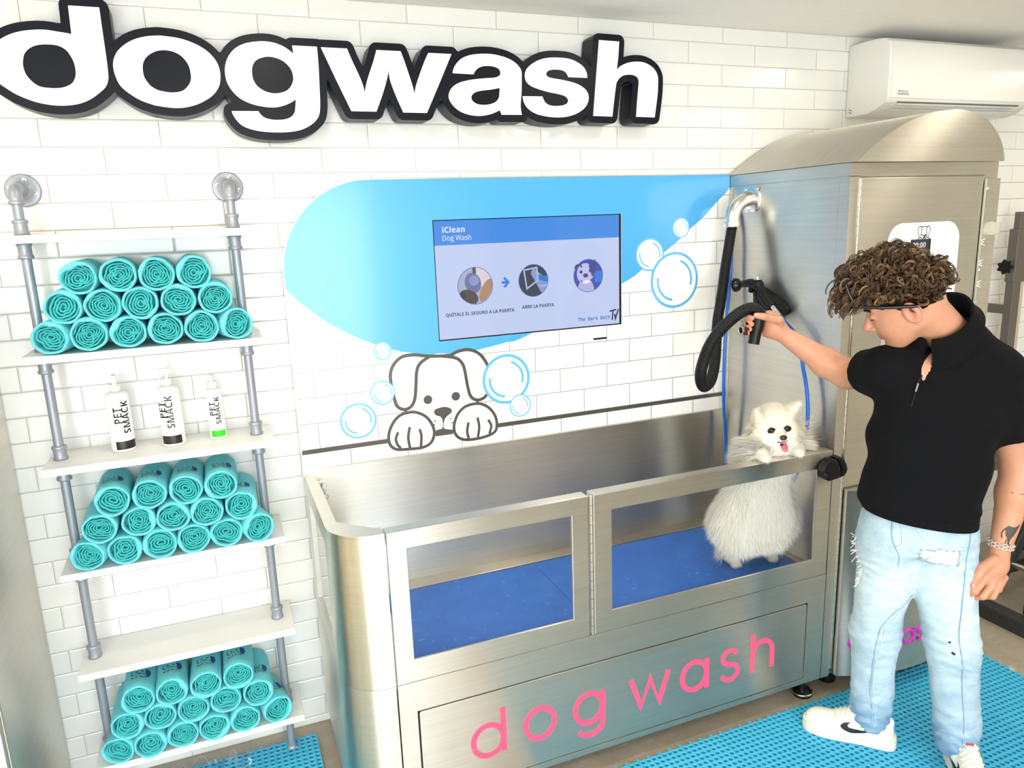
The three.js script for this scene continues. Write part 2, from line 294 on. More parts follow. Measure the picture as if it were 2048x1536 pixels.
// ------------------------------------------------------------------ the dog wash tub
const TUB = { x0: -0.03, x1: 1.648, z0: 0.03, z1: 0.62, top: 0.938, mid: 0.484, low: 0.07 };
function tubRing(off, endX = TUB.x1) {          // plan of the tub, left front corner rounded
  const r = 0.118 - off * 0.8, x0 = TUB.x0 + off, z1 = TUB.z1 - off, o = [[endX, TUB.z0], [x0, TUB.z0]];
  for (let i = 0; i <= 16; i++) { const t = Math.PI * (1 - 0.5 * i / 16); o.push([x0 + r + r * Math.cos(t), z1 - r + r * Math.sin(t)]); }
  o.push([endX, z1]); return o;
}
{
  const tub = thing('dog_wash_tub', 'raised stainless steel dog wash tub with windowed front doors and pink lettering', 'tub');
  // skirt: left end and rounded corner below, front frame with an opening for the access panel
  const corner = 0.108;
  const endPlan = (off) => { const o = tubRing(off, corner); return o; };
  const shell = (y0, y1) => extY([...endPlan(0), ...endPlan(0.012).reverse()], y0, y1);
  part('skirt_corner', shell(TUB.low, TUB.mid - 0.001), M.steel, tub);
  const AP = { x0: 0.168, x1: 1.567, y0: 0.094, y1: 0.385 };
  part('skirt_front', boxUV(extZ(rectPts(corner + 0.004, TUB.x1, TUB.low, TUB.mid - 0.002), TUB.z1 - 0.012, TUB.z1, [rectPts(AP.x0 - 0.004, AP.x1 + 0.004, AP.y0 - 0.004, AP.y1 + 0.004)], 0.0012)), M.steel, tub);
  const ap = part('access_panel', boxUV(extZ(roundRect(AP.x0, AP.x1, AP.y0, AP.y1, 0.006, 3), TUB.z1 - 0.016, TUB.z1 + 0.001, [], 0.0015)), M.steel, tub);
  // lettering "dog wash" let into the access panel
  const Z = TUB.z1 + 0.0005, S = 0.0085;
  const arc = (cx, cy, rx, ry, a0, a1, n = 28) => Array.from({ length: n + 1 }, (_, i) => { const t = (a0 + (a1 - a0) * i / n) * Math.PI / 180; return [cx + rx * Math.cos(t), cy + ry * Math.sin(t)]; });
  function stroke(pts, w = S) {               // flat ribbon of constant width
    pts = pts.filter((p, i) => !i || Math.hypot(p[0] - pts[i - 1][0], p[1] - pts[i - 1][1]) > 1e-5);
    const L = [], R = [];
    pts.forEach((p, i) => {
      const a = pts[Math.max(0, i - 1)], b = pts[Math.min(pts.length - 1, i + 1)], d = [b[0] - a[0], b[1] - a[1]], l = Math.hypot(...d), n = [-d[1] / l * w, d[0] / l * w];
      let k = 1; if (i > 0 && i < pts.length - 1) { const e = [p[0] - a[0], p[1] - a[1]], el = Math.hypot(...e); k = Math.min(2.2, 1 / Math.max(0.35, (e[0] * d[0] + e[1] * d[1]) / el / l)); }
      L.push([p[0] + n[0] * k, p[1] + n[1] * k]); R.push([p[0] - n[0] * k, p[1] - n[1] * k]);
    });
    return [...L, ...R.reverse()];
  }
  const lay = (name, strokes) => part(name, merge(strokes.map((s, i) => extZ(stroke(s), Z, Z + 0.0020 + 0.0004 * i))), M.pink, ap, 'pink letter on brushed steel');
  const yb = 0.235, r = 0.0475;
  const ring = (cx, cy = yb) => [arc(cx, cy, r, r + 0.003, 196, 0), arc(cx, cy, r, r + 0.003, 199, 356.5)];
  lay('letter_d', [...ring(0.370, 0.229), [[0.4185, 0.180], [0.4185, 0.326]]]);
  lay('letter_o', ring(0.538));
  lay('letter_g', [...ring(0.705), [[0.7535, 0.286], [0.7535, 0.176], ...arc(0.709, 0.176, 0.0445, 0.036, 0, -150, 22)]]);
  lay('letter_w', [[[0.856, 0.288], [0.894, 0.184], [0.928, 0.276], [0.962, 0.184], [0.998, 0.288]]]);
  lay('letter_a', [...ring(1.099, 0.237), [[1.1475, 0.181], [1.1475, 0.290]]]);
  lay('letter_s', [[...arc(1.242, 0.266, 0.029, 0.0255, 20, 250, 20), ...arc(1.243, 0.210, 0.0325, 0.0285, 75, -165, 22)]]);
  lay('letter_h', [[[1.336, 0.184], [1.336, 0.328]], [[1.336, 0.25], ...arc(1.379, 0.25, 0.042, 0.043, 178, 0, 20), [1.421, 0.184]]]);

  // left end above the skirt: wall with a window, rounded corner post, flat rim
  const wz = [0.105, 0.455], wy = [0.535, 0.875];
  part('end_panel', extX(rectPts(-TUB.z0 * 0 + 0.031, 0.502, TUB.mid, TUB.top - 0.006), TUB.x0, TUB.x0 + 0.012, [rectPts(wz[0], wz[1], wy[0], wy[1])]), M.steel, tub);
  part('end_window', new THREE.PlaneGeometry(wz[1] - wz[0], wy[1] - wy[0]).rotateY(-Math.PI / 2).translate(TUB.x0 + 0.007, (wy[0] + wy[1]) / 2, (wz[0] + wz[1]) / 2), M.glass, tub);
  const cp = []; for (let i = 0; i <= 16; i++) { const t = Math.PI * (1 - 0.5 * i / 16); cp.push([TUB.x0 + 0.118 + 0.118 * Math.cos(t), TUB.z1 - 0.118 + 0.118 * Math.sin(t)]); }
  const ci = cp.map(([x, z]) => { const dx = x - (TUB.x0 + 0.118), dz = z - (TUB.z1 - 0.118), k = 0.106 / 0.118; return [TUB.x0 + 0.118 + dx * k, TUB.z1 - 0.118 + dz * k]; });
  part('corner_post', extY([...cp, [corner, TUB.z1], [corner, TUB.z1 - 0.012], ...ci.reverse()], TUB.mid, TUB.top - 0.006), M.steel, tub);
  part('rim', extY([[TUB.x0, TUB.z0 + 0.004], ...cp, [corner, TUB.z1], [corner, TUB.z1 - 0.046], [0.092, TUB.z1 - 0.05], [0.012, 0.49], [0.004, 0.482], [0.004, TUB.z0 + 0.004]], TUB.top - 0.007, TUB.top + 0.001), M.steel, tub);
  // inside: floor pan, splash back, ledge
  part('floor_pan', extY(tubRing(0.0135, TUB.x1), 0.466, 0.4835), M.steel, tub);
  part('splash_back', box(TUB.x0 + 0.013, TUB.x1 + 0.002, 0.484, 0.957, TUB.z0, TUB.z0 + 0.018), M.steel, tub);
  part('back_ledge', rbox(TUB.x0 + 0.02, TUB.x1, 0.484, 0.499, TUB.z0 + 0.018, 0.112, 0.003), M.steel, tub);
  // the two front doors
  function door(x0, x1, w, name) {
    const y0 = TUB.mid + 0.001, y1 = TUB.top, g = part(name, boxUV(extZ(rectPts(x0, x1, y0, y1), TUB.z1 - 0.006, TUB.z1 + 0.002, [rectPts(w[0], w[1], w[2], w[3])], 0.0015)), M.steel, tub);
    part('top_rail', rbox(x0, x1, y1 - 0.035, y1 + 0.0005, TUB.z1 - 0.042, TUB.z1 - 0.004, 0.002), M.steel, g);
    part('pane', boxUV(new THREE.PlaneGeometry(w[1] - w[0], w[3] - w[2]).translate((w[0] + w[1]) / 2, (w[2] + w[3]) / 2, TUB.z1 - 0.0045)), M.glass, g);
    return g;
  }
  door(corner + 0.004, 0.712, [0.165, 0.658, 0.552, 0.886], 'fixed_door');
  const d2 = door(0.730, TUB.x1 - 0.004, [0.791, 1.579, 0.552, 0.882], 'hinged_door');
  const knuckles = []; for (let i = 0; i < 15; i++) { const y = 0.488 + i * 0.03; knuckles.push(put(cyl(0.0052, 0.0285, 10), 0.722, y + 0.0145, TUB.z1 + 0.001)); }
  part('hinge', merge(knuckles), M.steelTube, d2);
  part('hinge_leaf', box(0.713, 0.729, 0.486, 0.93, TUB.z1 - 0.016, TUB.z1 - 0.012), M.steel, tub);
  // latch across the right end of the door
  const lt = part('latch', extZ(poly([[1.573, 0.882], [1.581, 0.902], [1.591, 0.915], [1.606, 0.921], [1.628, 0.918], [1.640, 0.895], [1.647, 0.877], [1.644, 0.862], [1.637, 0.849], [1.600, 0.846], [1.584, 0.860]]), TUB.z1 + 0.002, TUB.z1 + 0.04, [], 0.007), M.black, tub, 'black plastic door latch');
  part('latch_keeper', extZ(poly([[1.630, 0.922], [1.648, 0.924], [1.664, 0.913], [1.676, 0.893], [1.682, 0.878], [1.678, 0.864], [1.668, 0.852], [1.636, 0.848], [1.655, 0.88]]), TUB.z1 + 0.002, TUB.z1 + 0.036, [], 0.006), M.black, lt);
  part('latch_pin', bar(V(1.588, 0.876, 0.64), V(1.575, 0.874, 0.678), 0.009, 18, 0.0075), M.blackGloss, lt);
  // tether ring and feet
  part('tether_ring', merge([put(cyl(0.010, 0.002, 20), 0.016, 0.93, 0.1), bar(V(0.016, 0.93, 0.1), V(0.013, 0.905, 0.1), 0.003, 8), bar(V(0.02, 0.91, 0.104), V(0.022, 0.89, 0.108), 0.0025, 8), put(new THREE.TorusGeometry(0.009, 0.0018, 8, 18), 0.022, 0.882, 0.108)]), M.chrome, tub);
  for (const [x, z] of [[0.06, 0.5], [1.60, 0.585], [0.06, 0.12], [1.60, 0.12]]) {
    const f = part('foot', put(lathe([[0, 0], [0.034, 0], [0.036, 0.006], [0.03, 0.016], [0.012, 0.02], [0.012, 0.075]], 22), x, 0.0, z), M.black, tub);
    part('foot_ring', put(lathe([[0.034, 0.008], [0.0375, 0.010], [0.037, 0.015], [0.032, 0.016]], 22), x, 0, z), M.chrome, f);
  }
  // loose rubber mat on the tub floor, two pieces
  const matBump = dataTex(256, 256, (u, v) => { const n = pn(u, v, 96, 96, 41) * 0.6 + pn(u, v, 30, 30, 42) * 0.4; return [n, n, n]; }, false);
  const matCol = dataTex(512, 512, (u, v) => { const s = Math.pow(pn(u, v, 90, 90, 43), 22) * 0.9, k = pn(u, v, 6, 6, 44) * 0.5 + pn(u, v, 22, 22, 45) * 0.5; return [0.03 + 0.07 * k + 0.4 * s, 0.38 + 0.07 * k + 0.3 * s, 0.78 + 0.06 * k + 0.15 * s]; });
  const blueMat = std({ map: matCol, roughness: 0.5, bumpMap: matBump, bumpScale: 0.0005 });
  single('tub_mat', rbox(0.186, 0.742, 0.4845, 0.5, 0.123, 0.571, 0.002), blueMat, 'blue rubber mat piece on the tub floor behind the left window', 'mat', 'blue mats inside the tub');
  single('tub_mat', rbox(0.7425, 1.60, 0.4845, 0.5, 0.123, 0.571, 0.002), blueMat, 'blue rubber mat piece under the white dog', 'mat', 'blue mats inside the tub');
}

// ------------------------------------------------------------------ printed panel behind the tub, with its screen
{
  const X0 = -0.03, X1 = 1.648, Y0 = 0.938, Y1 = 1.879, w = X1 - X0, h = Y1 - Y0, R = 0.285;
  const panelTex = canvas(2048, 1148, (c, W, H) => {
    const sx = W / w, sy = H / h, X = (x) => (x / 1000 - X0) * sx, Y = (y) => (Y1 - y / 1000) * sy;
    c.fillStyle = '#f7f7f4'; c.fillRect(0, 0, W, H);
    // printed tile pattern; its bevel lines are part of the print
    const th = 0.0868, tw = 0.1957;
    for (let k = -3; k < 10; k++) {
      const y = 1110 + 86.8 * k, off = k & 1 ? 1595 : 1497;
      for (let i = -9; i < 3; i++) {
        const x = off + i * 195.7, px = X(x), py = Y(y + 86.8), pw = tw * sx, ph = th * sy, b = 7;
        c.fillStyle = '#fbfbf9'; c.fillRect(px, py, pw, ph);
        c.fillStyle = '#ecece8'; c.fillRect(px, py + ph - b, pw, b); c.fillRect(px + pw - b, py, b, ph);
        c.fillStyle = '#f1f1ee'; c.fillRect(px, py, pw, b); c.fillRect(px, py, b, ph);
        c.fillStyle = '#f8f8f6'; c.fillRect(px + b, py + b, pw - 2 * b, ph - 2 * b);
        c.strokeStyle = '#8f8e8b'; c.lineWidth = 2.8; c.strokeRect(px, py, pw, ph);
      }
    }
    const curve = (a, close) => {
      const P = []; for (let i = 0; i < a.length; i += 2) P.push([X(a[i]), Y(a[i + 1])]);
      const N = P.length, g = (i) => (close ? P[(i + N) % N] : P[Math.max(0, Math.min(N - 1, i))]);
      c.beginPath(); c.moveTo(...P[0]);
      for (let i = 0; i < (close ? N : N - 1); i++) { const a0 = g(i - 1), b = g(i), d = g(i + 1), e = g(i + 2); c.bezierCurveTo(b[0] + (d[0] - a0[0]) / 6, b[1] + (d[1] - a0[1]) / 6, d[0] - (e[0] - b[0]) / 6, d[1] - (e[1] - b[1]) / 6, d[0], d[1]); }
      if (close) c.closePath();
    };
    // blue field
    curve(ART.wave, false); c.lineTo(W + 20, -20); c.lineTo(-20, -20); c.lineTo(-20, Y(1580)); c.closePath(); c.fillStyle = '#4aa6e2'; c.fill();
    // black ledge line and the peeping puppy
    const ink = '#4b4642'; c.lineCap = 'butt'; c.lineJoin = 'round'; c.strokeStyle = ink;
    for (const l of ART.line) { c.beginPath(); c.moveTo(X(l[0]), Y(1016)); c.lineTo(X(l[2]), Y(1016)); c.lineWidth = 0.0155 * sx; c.stroke(); }
    c.lineCap = 'round';
    // white ground of head and paws
    c.fillStyle = '#fbfbfa';
    c.beginPath(); c.ellipse(X(452), Y(1165), 0.125 * sx, 0.135 * sy, 0, 0, 7); c.fill();
    for (const k of ['earLeft', 'earRight']) { curve(ART[k], true); c.fill(); }
    c.fillStyle = '#fbfbfa'; c.fillRect(X(424), Y(1100), 0.066 * sx, 0.075 * sy);
    c.lineWidth = 0.0115 * sx; for (const k of ['earLeft', 'earRight']) { curve(ART[k], false); c.stroke(); }
    c.fillStyle = ink; curve(ART.nose, true); c.fill();
    c.beginPath(); c.ellipse(X(455), Y(1094), 0.031 * sx, 0.0165 * sy, 0, 0, 7); c.fill();
    for (let i = 0; i < 4; i += 2) { c.beginPath(); c.arc(X(ART.eyes[i]), Y(ART.eyes[i + 1]), 0.0155 * sx, 0, 7); c.fill(); }
    for (let i = 0; i < 8; i += 2) { c.beginPath(); c.arc(X(ART.dots[i]), Y(ART.dots[i + 1]), 0.0028 * sx, 0, 7); c.fill(); }
    for (const k of ['pawLeft', 'pawRight']) { curve(ART[k], true); c.fillStyle = '#fbfbfa'; c.fill(); c.lineWidth = 0.0105 * sx; c.stroke(); }
    c.lineWidth = 0.0095 * sx; for (const s of ART.strokes) { curve(s, false); c.stroke(); }
    // bubbles
    const bub = '#5fb4ea';
    for (const [bx, by, r] of ART.bubbles) {
      const lw = (r > 80 ? 0.0105 : r > 55 ? 0.0065 : 0.0045), px = X(bx), py = Y(by), R1 = (r / 1000 - lw / 2) * sx;
      c.beginPath(); c.arc(px, py, R1, 0, 7); c.fillStyle = '#fdfdfd'; c.fill(); c.lineWidth = lw * sx; c.strokeStyle = bub; c.stroke();
      c.lineWidth = lw * sx * 0.85; c.beginPath(); c.arc(px, py, R1 * 0.74, -1.2, 0.25); c.stroke(); c.beginPath(); c.arc(px, py, R1 * 0.74, 1.75, 3.25); c.stroke();
    }
  });
  const pts = [[X0, Y0], [X1, Y0], [X1, Y1]]; for (let i = 0; i <= 20; i++) { const t = Math.PI / 2 * (1 + i / 20); pts.push([X0 + R + R * Math.cos(t), Y1 - R + R * Math.sin(t) * 1.0]); }
  const SC = { x0: 0.456, x1: 1.171, y0: 1.341, y1: 1.747 };
  const hole = rectPts(SC.x0, SC.x1, SC.y0, SC.y1);
  const panel = thing('splash_panel', 'printed wall panel with blue wave, puppy drawing and bubbles above the tub', 'panel');
  const printMat = phys({ map: panelTex, roughness: 0.28, bumpMap: tileBump, bumpScale: 0.0004, clearcoat: 0.5, clearcoatRoughness: 0.12 });
  const face = new THREE.ShapeGeometry((() => { const s = poly(pts); s.holes.push(pathOf(hole)); return s; })(), 4);
  { const p = face.attributes.position, uv = face.attributes.uv; for (let i = 0; i < p.count; i++) uv.setXY(i, (p.getX(i) - X0) / w, (p.getY(i) - Y0) / h); }
  part('printed_face', put(face, 0, 0, 0.0312), printMat, panel);
  part('backing_board', extZ(pts, 0.012, 0.031, [hole]), M.white, panel);
  const rimIn = pts.map(([x, y]) => { const cx = 0.8, cy = 1.4; const dx = x - cx, dy = y - cy, l = Math.hypot(dx, dy); return [x + dx / l * 0.004, y + dy / l * 0.004]; });
  part('edge_trim', extZ(rimIn, 0.012, 0.028, [pts.map(([x, y]) => [x, y])]), M.steelTube, panel);
  // remote sensor slot
  part('sensor_slot', extZ(roundRect(1.049, 1.106, 1.292, 1.299, 0.003, 4), 0.0313, 0.0322), M.black, panel);

  // the screen set into the panel
  const screenTex = canvas(1024, 582, (c, W, H) => {
    c.fillStyle = '#c6d4f7'; c.fillRect(0, 0, W, H);
    c.fillStyle = '#3f8fe8'; c.fillRect(0, 0, W, 118);
    c.fillStyle = '#eaf2fd'; c.font = 'bold 40px sans-serif'; c.fillText('iClean', 42, 58); c.font = '34px sans-serif'; c.fillText('Dog Wash', 42, 96);
    c.fillStyle = '#26324d'; c.font = 'bold 23px sans-serif'; c.fillText('QUÍTALE EL SEGURO A LA PUERTA', 40, 470); c.fillText('ABRE LA PUERTA', 452, 460);
    const disc = (x, y, r, f) => { c.save(); c.beginPath(); c.arc(x, y, r, 0, 7); c.clip(); f(); c.restore(); c.lineWidth = 3; c.strokeStyle = '#5567b0'; c.beginPath(); c.arc(x, y, r, 0, 7); c.stroke(); };
    // a hand opening the latch
    disc(202, 325, 92, () => { c.fillStyle = '#a9b2d6'; c.fillRect(100, 220, 210, 210); c.fillStyle = '#e0d6dc'; c.fillRect(205, 220, 110, 110); c.fillStyle = '#56505a'; c.fillRect(190, 220, 18, 120); c.fillStyle = '#6d76a0'; c.beginPath(); c.ellipse(190, 310, 42, 52, -0.3, 0, 7); c.fill(); c.fillStyle = '#8f9ac8'; c.beginPath(); c.ellipse(196, 298, 26, 26, 0, 0, 7); c.fill(); c.fillStyle = '#b58a68'; c.beginPath(); c.ellipse(258, 350, 26, 62, 0.5, 0, 7); c.fill(); c.fillStyle = '#4d453f'; c.beginPath(); c.ellipse(165, 380, 52, 36, 0.4, 0, 7); c.fill(); c.fillStyle = '#37322e'; c.beginPath(); c.arc(135, 370, 16, 0, 7); c.fill(); });
    c.fillStyle = '#2f86ea'; c.beginPath(); c.moveTo(344, 312); c.lineTo(366, 312); c.lineTo(352, 298); c.lineTo(362, 290); c.lineTo(388, 318); c.lineTo(362, 346); c.lineTo(352, 338); c.lineTo(366, 324); c.lineTo(344, 324); c.fill();
    // the open door
    disc(520, 318, 82, () => { c.fillStyle = '#3c4550'; c.fillRect(430, 230, 180, 180); c.fillStyle = '#8fa0cf'; c.beginPath(); c.moveTo(520, 250); c.lineTo(610, 330); c.lineTo(610, 400); c.lineTo(560, 380); c.lineTo(505, 280); c.fill(); c.fillStyle = '#2d7fe6'; c.beginPath(); c.moveTo(545, 290); c.lineTo(610, 300); c.lineTo(610, 335); c.lineTo(548, 315); c.fill(); c.strokeStyle = '#b9c6ea'; c.lineWidth = 8; c.beginPath(); c.moveTo(468, 262); c.lineTo(540, 252); c.lineTo(545, 318); c.lineTo(482, 358); c.closePath(); c.stroke(); c.fillStyle = '#dfe6f6'; c.font = '10px sans-serif'; c.fillText('dog wash', 552, 350); });
    // a black and white dog
    disc(838, 312, 86, () => { c.fillStyle = '#4553b8'; c.fillRect(740, 220, 200, 190); c.fillStyle = '#3c7fe0'; c.fillRect(875, 290, 60, 60); c.fillStyle = '#b8b9e6'; c.beginPath(); c.ellipse(822, 395, 50, 70, 0, 0, 7); c.fill(); c.fillStyle = '#c6c7ef'; c.beginPath(); c.ellipse(820, 300, 50, 55, 0, 0, 7); c.fill(); });
    c.fillStyle = '#4f4f86'; c.beginPath(); c.moveTo(840, 258); c.lineTo(882, 225); c.lineTo(880, 300); c.lineTo(860, 320); c.closePath(); c.fill(); c.strokeStyle = '#4f4f86'; c.lineWidth = 9; c.beginPath(); c.arc(780, 272, 20, 3.2, 6); c.stroke();
    c.fillStyle = '#4a4a80'; c.beginPath(); c.arc(795, 290, 9, 0, 7); c.arc(850, 285, 9, 0, 7); c.fill(); c.beginPath(); c.ellipse(822, 310, 15, 11, 0, 0, 7); c.fill(); c.lineWidth = 5; c.beginPath(); c.moveTo(790, 330); c.quadraticCurveTo(822, 372, 862, 326); c.stroke(); c.fillStyle = '#f1efff'; c.beginPath(); c.ellipse(826, 344, 24, 9, -0.1, 0, 7); c.fill();
    c.fillStyle = '#1b66b8'; c.font = 'bold 25px monospace'; c.fillText('The Bark Bath', 772, 552); c.strokeStyle = '#232a55'; c.lineWidth = 8; c.lineCap = 'round'; c.beginPath(); c.moveTo(968, 512); c.lineTo(1002, 506); c.moveTo(986, 510); c.lineTo(980, 558); c.moveTo(996, 532); c.lineTo(1000, 556); c.lineTo(1018, 508); c.stroke();
  });
  const tv = thing('wall_screen', 'flat screen set in the blue panel showing washing instructions', 'screen');
  part('screen_frame', extZ(rectPts(SC.x0 + 0.0005, SC.x1 - 0.0005, SC.y0 + 0.0005, SC.y1 - 0.0005), 0.013, 0.0275, [rectPts(SC.x0 + 0.004, SC.x1 - 0.006, SC.y0 + 0.004, SC.y1 - 0.003)]), M.blackGloss, tv);
  part('display', boxUVscreen(SC.x0 + 0.004, SC.x1 - 0.006, SC.y0 + 0.004, SC.y1 - 0.003, 0.022), phys({ color: lin(0.02, 0.02, 0.03), roughness: 0.07, emissive: lin(1, 1, 1), emissiveMap: screenTex, emissiveIntensity: 0.85, specularIntensity: 1 }), tv);
  part('screen_back', box(SC.x0 + 0.001, SC.x1 - 0.001, SC.y0 + 0.001, SC.y1 - 0.001, 0.0125, 0.0205), M.black, tv);
}
function boxUVscreen(x0, x1, y0, y1, z) { return new THREE.PlaneGeometry(x1 - x0, y1 - y0).translate((x0 + x1) / 2, (y0 + y1) / 2, z); }

// ------------------------------------------------------------------ the dryer cabinet at the right end of the tub
{
  const X0 = 1.65, X1 = 2.316, Z0 = 0.03, Z1 = 0.62, Y1 = 1.875;
  const cab = thing('dryer_cabinet', 'tall stainless steel cabinet with arched roof at the right end of the tub', 'cabinet');
  part('carcass', box(X0 + 0.003, X1 - 0.002, 0.072, Y1 - 0.002, Z0 + 0.001, Z1 - 0.0065), M.steel, cab);
  // left side: posts and rails standing a little proud of the panel
  part('side_rail', box(X0, X0 + 0.01, 1.836, Y1, Z0, Z1 - 0.0062), M.steel, cab);
  part('side_post', box(X0, X0 + 0.01, 0.07, 1.834, 0.578, Z1 - 0.0062), M.steel, cab);
  part('back_post', rbox(X0 - 0.004, X0 + 0.01, 0.07, 1.834, Z0, 0.05, 0.002), M.steel, cab);
  part('side_panel', box(X0 + 0.0012, X0 + 0.01, 0.07, 1.833, 0.0515, 0.5765), M.steel, cab);
  // front frame
  part('front_post', box(X0, 1.688, 0.07, Y1 - 0.04, Z1 - 0.006, Z1), M.steel, cab);
  part('front_rail', box(X0, X1, Y1 - 0.042, Y1, Z1 - 0.006, Z1), M.steel, cab);
  part('front_post', box(2.25, X1, 0.07, Y1 - 0.042, Z1 - 0.006, Z1), M.steel, cab);
  const door = part('upper_door', rbox(1.697, 2.247, 0.797, 1.828, Z1 - 0.004, Z1 + 0.003, 0.0015), M.steel, cab);
  const kn = []; for (let i = 0; i < 58; i++) kn.push(put(cyl(0.0045, 0.0285, 9), 1.6925, 0.1 + i * 0.0298 + 0.0145, Z1 + 0.001));
  part('piano_hinge', merge(kn), M.steelTube, cab);
  // bowed lower door with the same lettering
  const bow = []; for (let i = 0; i <= 24; i++) { const t = i / 24; bow.push([1.700 + 0.60 * t, Z1 + 0.094 * Math.pow(Math.sin(Math.PI * Math.min(1, 0.04 + 0.92 * t)), 0.75)]); }
  const low = part('lower_door', extY([[1.700, Z1 + 0.001], ...bow, [2.300, Z1 + 0.001]], 0.078, 0.789), M.steel, cab);
  const bowZ = (x) => { const t = (x - 1.7) / 0.6; return Z1 + 0.094 * Math.pow(Math.sin(Math.PI * Math.min(1, 0.04 + 0.92 * t)), 0.75); };
  const magenta = phys({ color: lin(0.9, 0.03, 0.75), roughness: 0.3 });
  const ribbon = (lines) => merge(lines.map((l) => new THREE.TubeGeometry(new THREE.CatmullRomCurve3(l.map(([x, y]) => V(x, y, bowZ(x) + 0.001)), false, 'centripetal'), 40, 0.0052, 6)));
  const cir = (cx, cy, r, a0, a1) => Array.from({ length: 25 }, (_, i) => { const t = (a0 + (a1 - a0) * i / 24) * Math.PI / 180; return [cx + r * Math.cos(t), cy + r * Math.sin(t)]; });
  const by = 0.212, br = 0.024;
  [['letter_d', [cir(1.760, by, br, 10, 350), [[1.785, by - 0.024], [1.785, by + 0.052]]]], ['letter_o', [cir(1.825, by, br, 0, 360)]], ['letter_w', [[[1.880, by + 0.026], [1.893, by - 0.024]], [[1.893, by - 0.024], [1.905, by + 0.02]], [[1.905, by + 0.02], [1.917, by - 0.024]], [[1.917, by - 0.024], [1.930, by + 0.026]]]],
    ['letter_a', [cir(1.958, by, br, 10, 350), [[1.983, by - 0.026], [1.983, by + 0.025]]]], ['letter_s', [[...cir(2.018, by + 0.013, 0.0125, 20, 260), ...cir(2.018, by - 0.013, 0.014, 80, -160)]]], ['letter_h', [[[2.052, by - 0.026], [2.052, by + 0.052]], [...cir(2.072, by + 0.004, 0.02, 178, 0), [2.092, by - 0.026]]]]]
    .forEach(([n, l]) => part(n, ribbon(l), magenta, low, 'magenta letter on the bowed door'));
  // arched roof
  const prof = [[1.644, 1.876], [1.661, 1.878], [1.700, 1.908], [1.763, 1.948], [1.815, 1.976], [1.864, 1.998], [1.917, 2.015], [1.971, 2.027], [2.030, 2.036], [2.083, 2.039], [2.135, 2.034], [2.178, 2.025], [2.220, 2.009], [2.255, 1.986], [2.284, 1.958], [2.305, 1.929], [2.318, 1.900], [2.323, 1.876]];
  const curve = new THREE.CatmullRomCurve3(prof.slice(1).map(([x, y]) => V(x, y, 0))).getPoints(48).map((p) => [p.x, p.y]);
  part('arched_roof', boxUV(toCreasedNormals(extZ([[1.644, 1.8765], ...curve], 0.012, 0.634), 0.5)), M.steel, cab);
  // locking strip with the web address
  const strip = part('lock_strip', rbox(2.249, 2.318, 0.80, 1.819, Z1 + 0.003, Z1 + 0.012, 0.0015), M.steel, cab);
  const wMat = std({ color: lin(0.85, 0.85, 0.82), roughness: 0.5 });
  for (const y of [1.605, 1.533, 1.46]) {
    const pts = [[0, 0.011], [-0.02, 0.006], [-0.006, 0], [-0.02, -0.006], [0, -0.011]].map(([a, b]) => [2.268 + a, y + b]);
    part('letter_w', merge(pts.slice(1).map((p, i) => bar(V(...pts[i], Z1 + 0.0122), V(...p, Z1 + 0.0122), 0.0016, 6))), wMat, strip);
  }
  part('full_stop', put(new THREE.SphereGeometry(0.0022, 8, 6), 2.25 + 0.003, 1.398, Z1 + 0.012), wMat, strip);
  part('letter_i', bar(V(2.252, 1.345, Z1 + 0.0122), V(2.266, 1.345, Z1 + 0.0122), 0.0016, 6), wMat, strip);
  for (const y of [1.783, 1.508]) part('bolt', put(lathe([[0, 0.005], [0.004, 0.0045], [0.007, 0.002], [0.0075, 0]], 14).rotateX(Math.PI / 2), 2.262 - 0.006, y, Z1 + 0.012), M.chrome, strip);
  part('hasp', boxUV(extX([[0.0, 1.628], [0.030, 1.634], [0.030, 1.668], [0.0, 1.674]].map(([z, y]) => [z + Z1 + 0.012, y]), 2.293, 2.299)), M.steelTube, strip);
  // white control sticker with its little display
  const stTex = canvas(512, 1024, (c, W, H) => {
    c.fillStyle = '#fafafa'; c.fillRect(0, 0, W, H);
    const cx = 250, cy = 52; c.strokeStyle = '#2a2a2a'; c.lineWidth = 4; c.fillStyle = '#fafafa';
    c.beginPath(); c.moveTo(220, 82); c.bezierCurveTo(200, 40, 205, 20, 225, 20); c.bezierCurveTo(238, 24, 232, 60, 226, 82); c.moveTo(228, 28); c.bezierCurveTo(240, 20, 260, 20, 272, 28); c.moveTo(280, 82); c.bezierCurveTo(300, 40, 295, 20, 275, 20); c.bezierCurveTo(262, 24, 268, 60, 274, 82); c.stroke();
    c.beginPath(); c.arc(225, 100, 20, 3.3, 6.2); c.moveTo(297, 98); c.arc(277, 100, 20, 6.2, 3.3, true); c.stroke(); c.fillStyle = '#2a2a2a'; c.beginPath(); c.arc(238, 66, 4, 0, 7); c.arc(264, 66, 4, 0, 7); c.ellipse(251, 82, 8, 5, 0, 0, 7); c.fill();
    c.lineWidth = 2; c.strokeStyle = '#cfe8f6'; for (const [x, y, r] of [[180, 88, 14], [322, 48, 20], [328, 84, 10]]) { c.beginPath(); c.arc(x, y, r, 0, 7); c.stroke(); }
    c.strokeStyle = '#333'; c.lineWidth = 3; c.beginPath(); c.arc(450, 402, 9, 0, 7); c.moveTo(436, 412); c.bezierCurveTo(420, 395, 430, 380, 442, 394); c.stroke(); c.fillStyle = '#333'; c.font = '14px sans-serif'; c.fillText('+', 412, 404);
    c.font = '13px sans-serif'; c.fillText('NO', 40, 838);
  });
  const st = roundRect(1.822, 2.152, 1.040, 1.682, 0.062, 10), sg = new THREE.ShapeGeometry(poly(st));
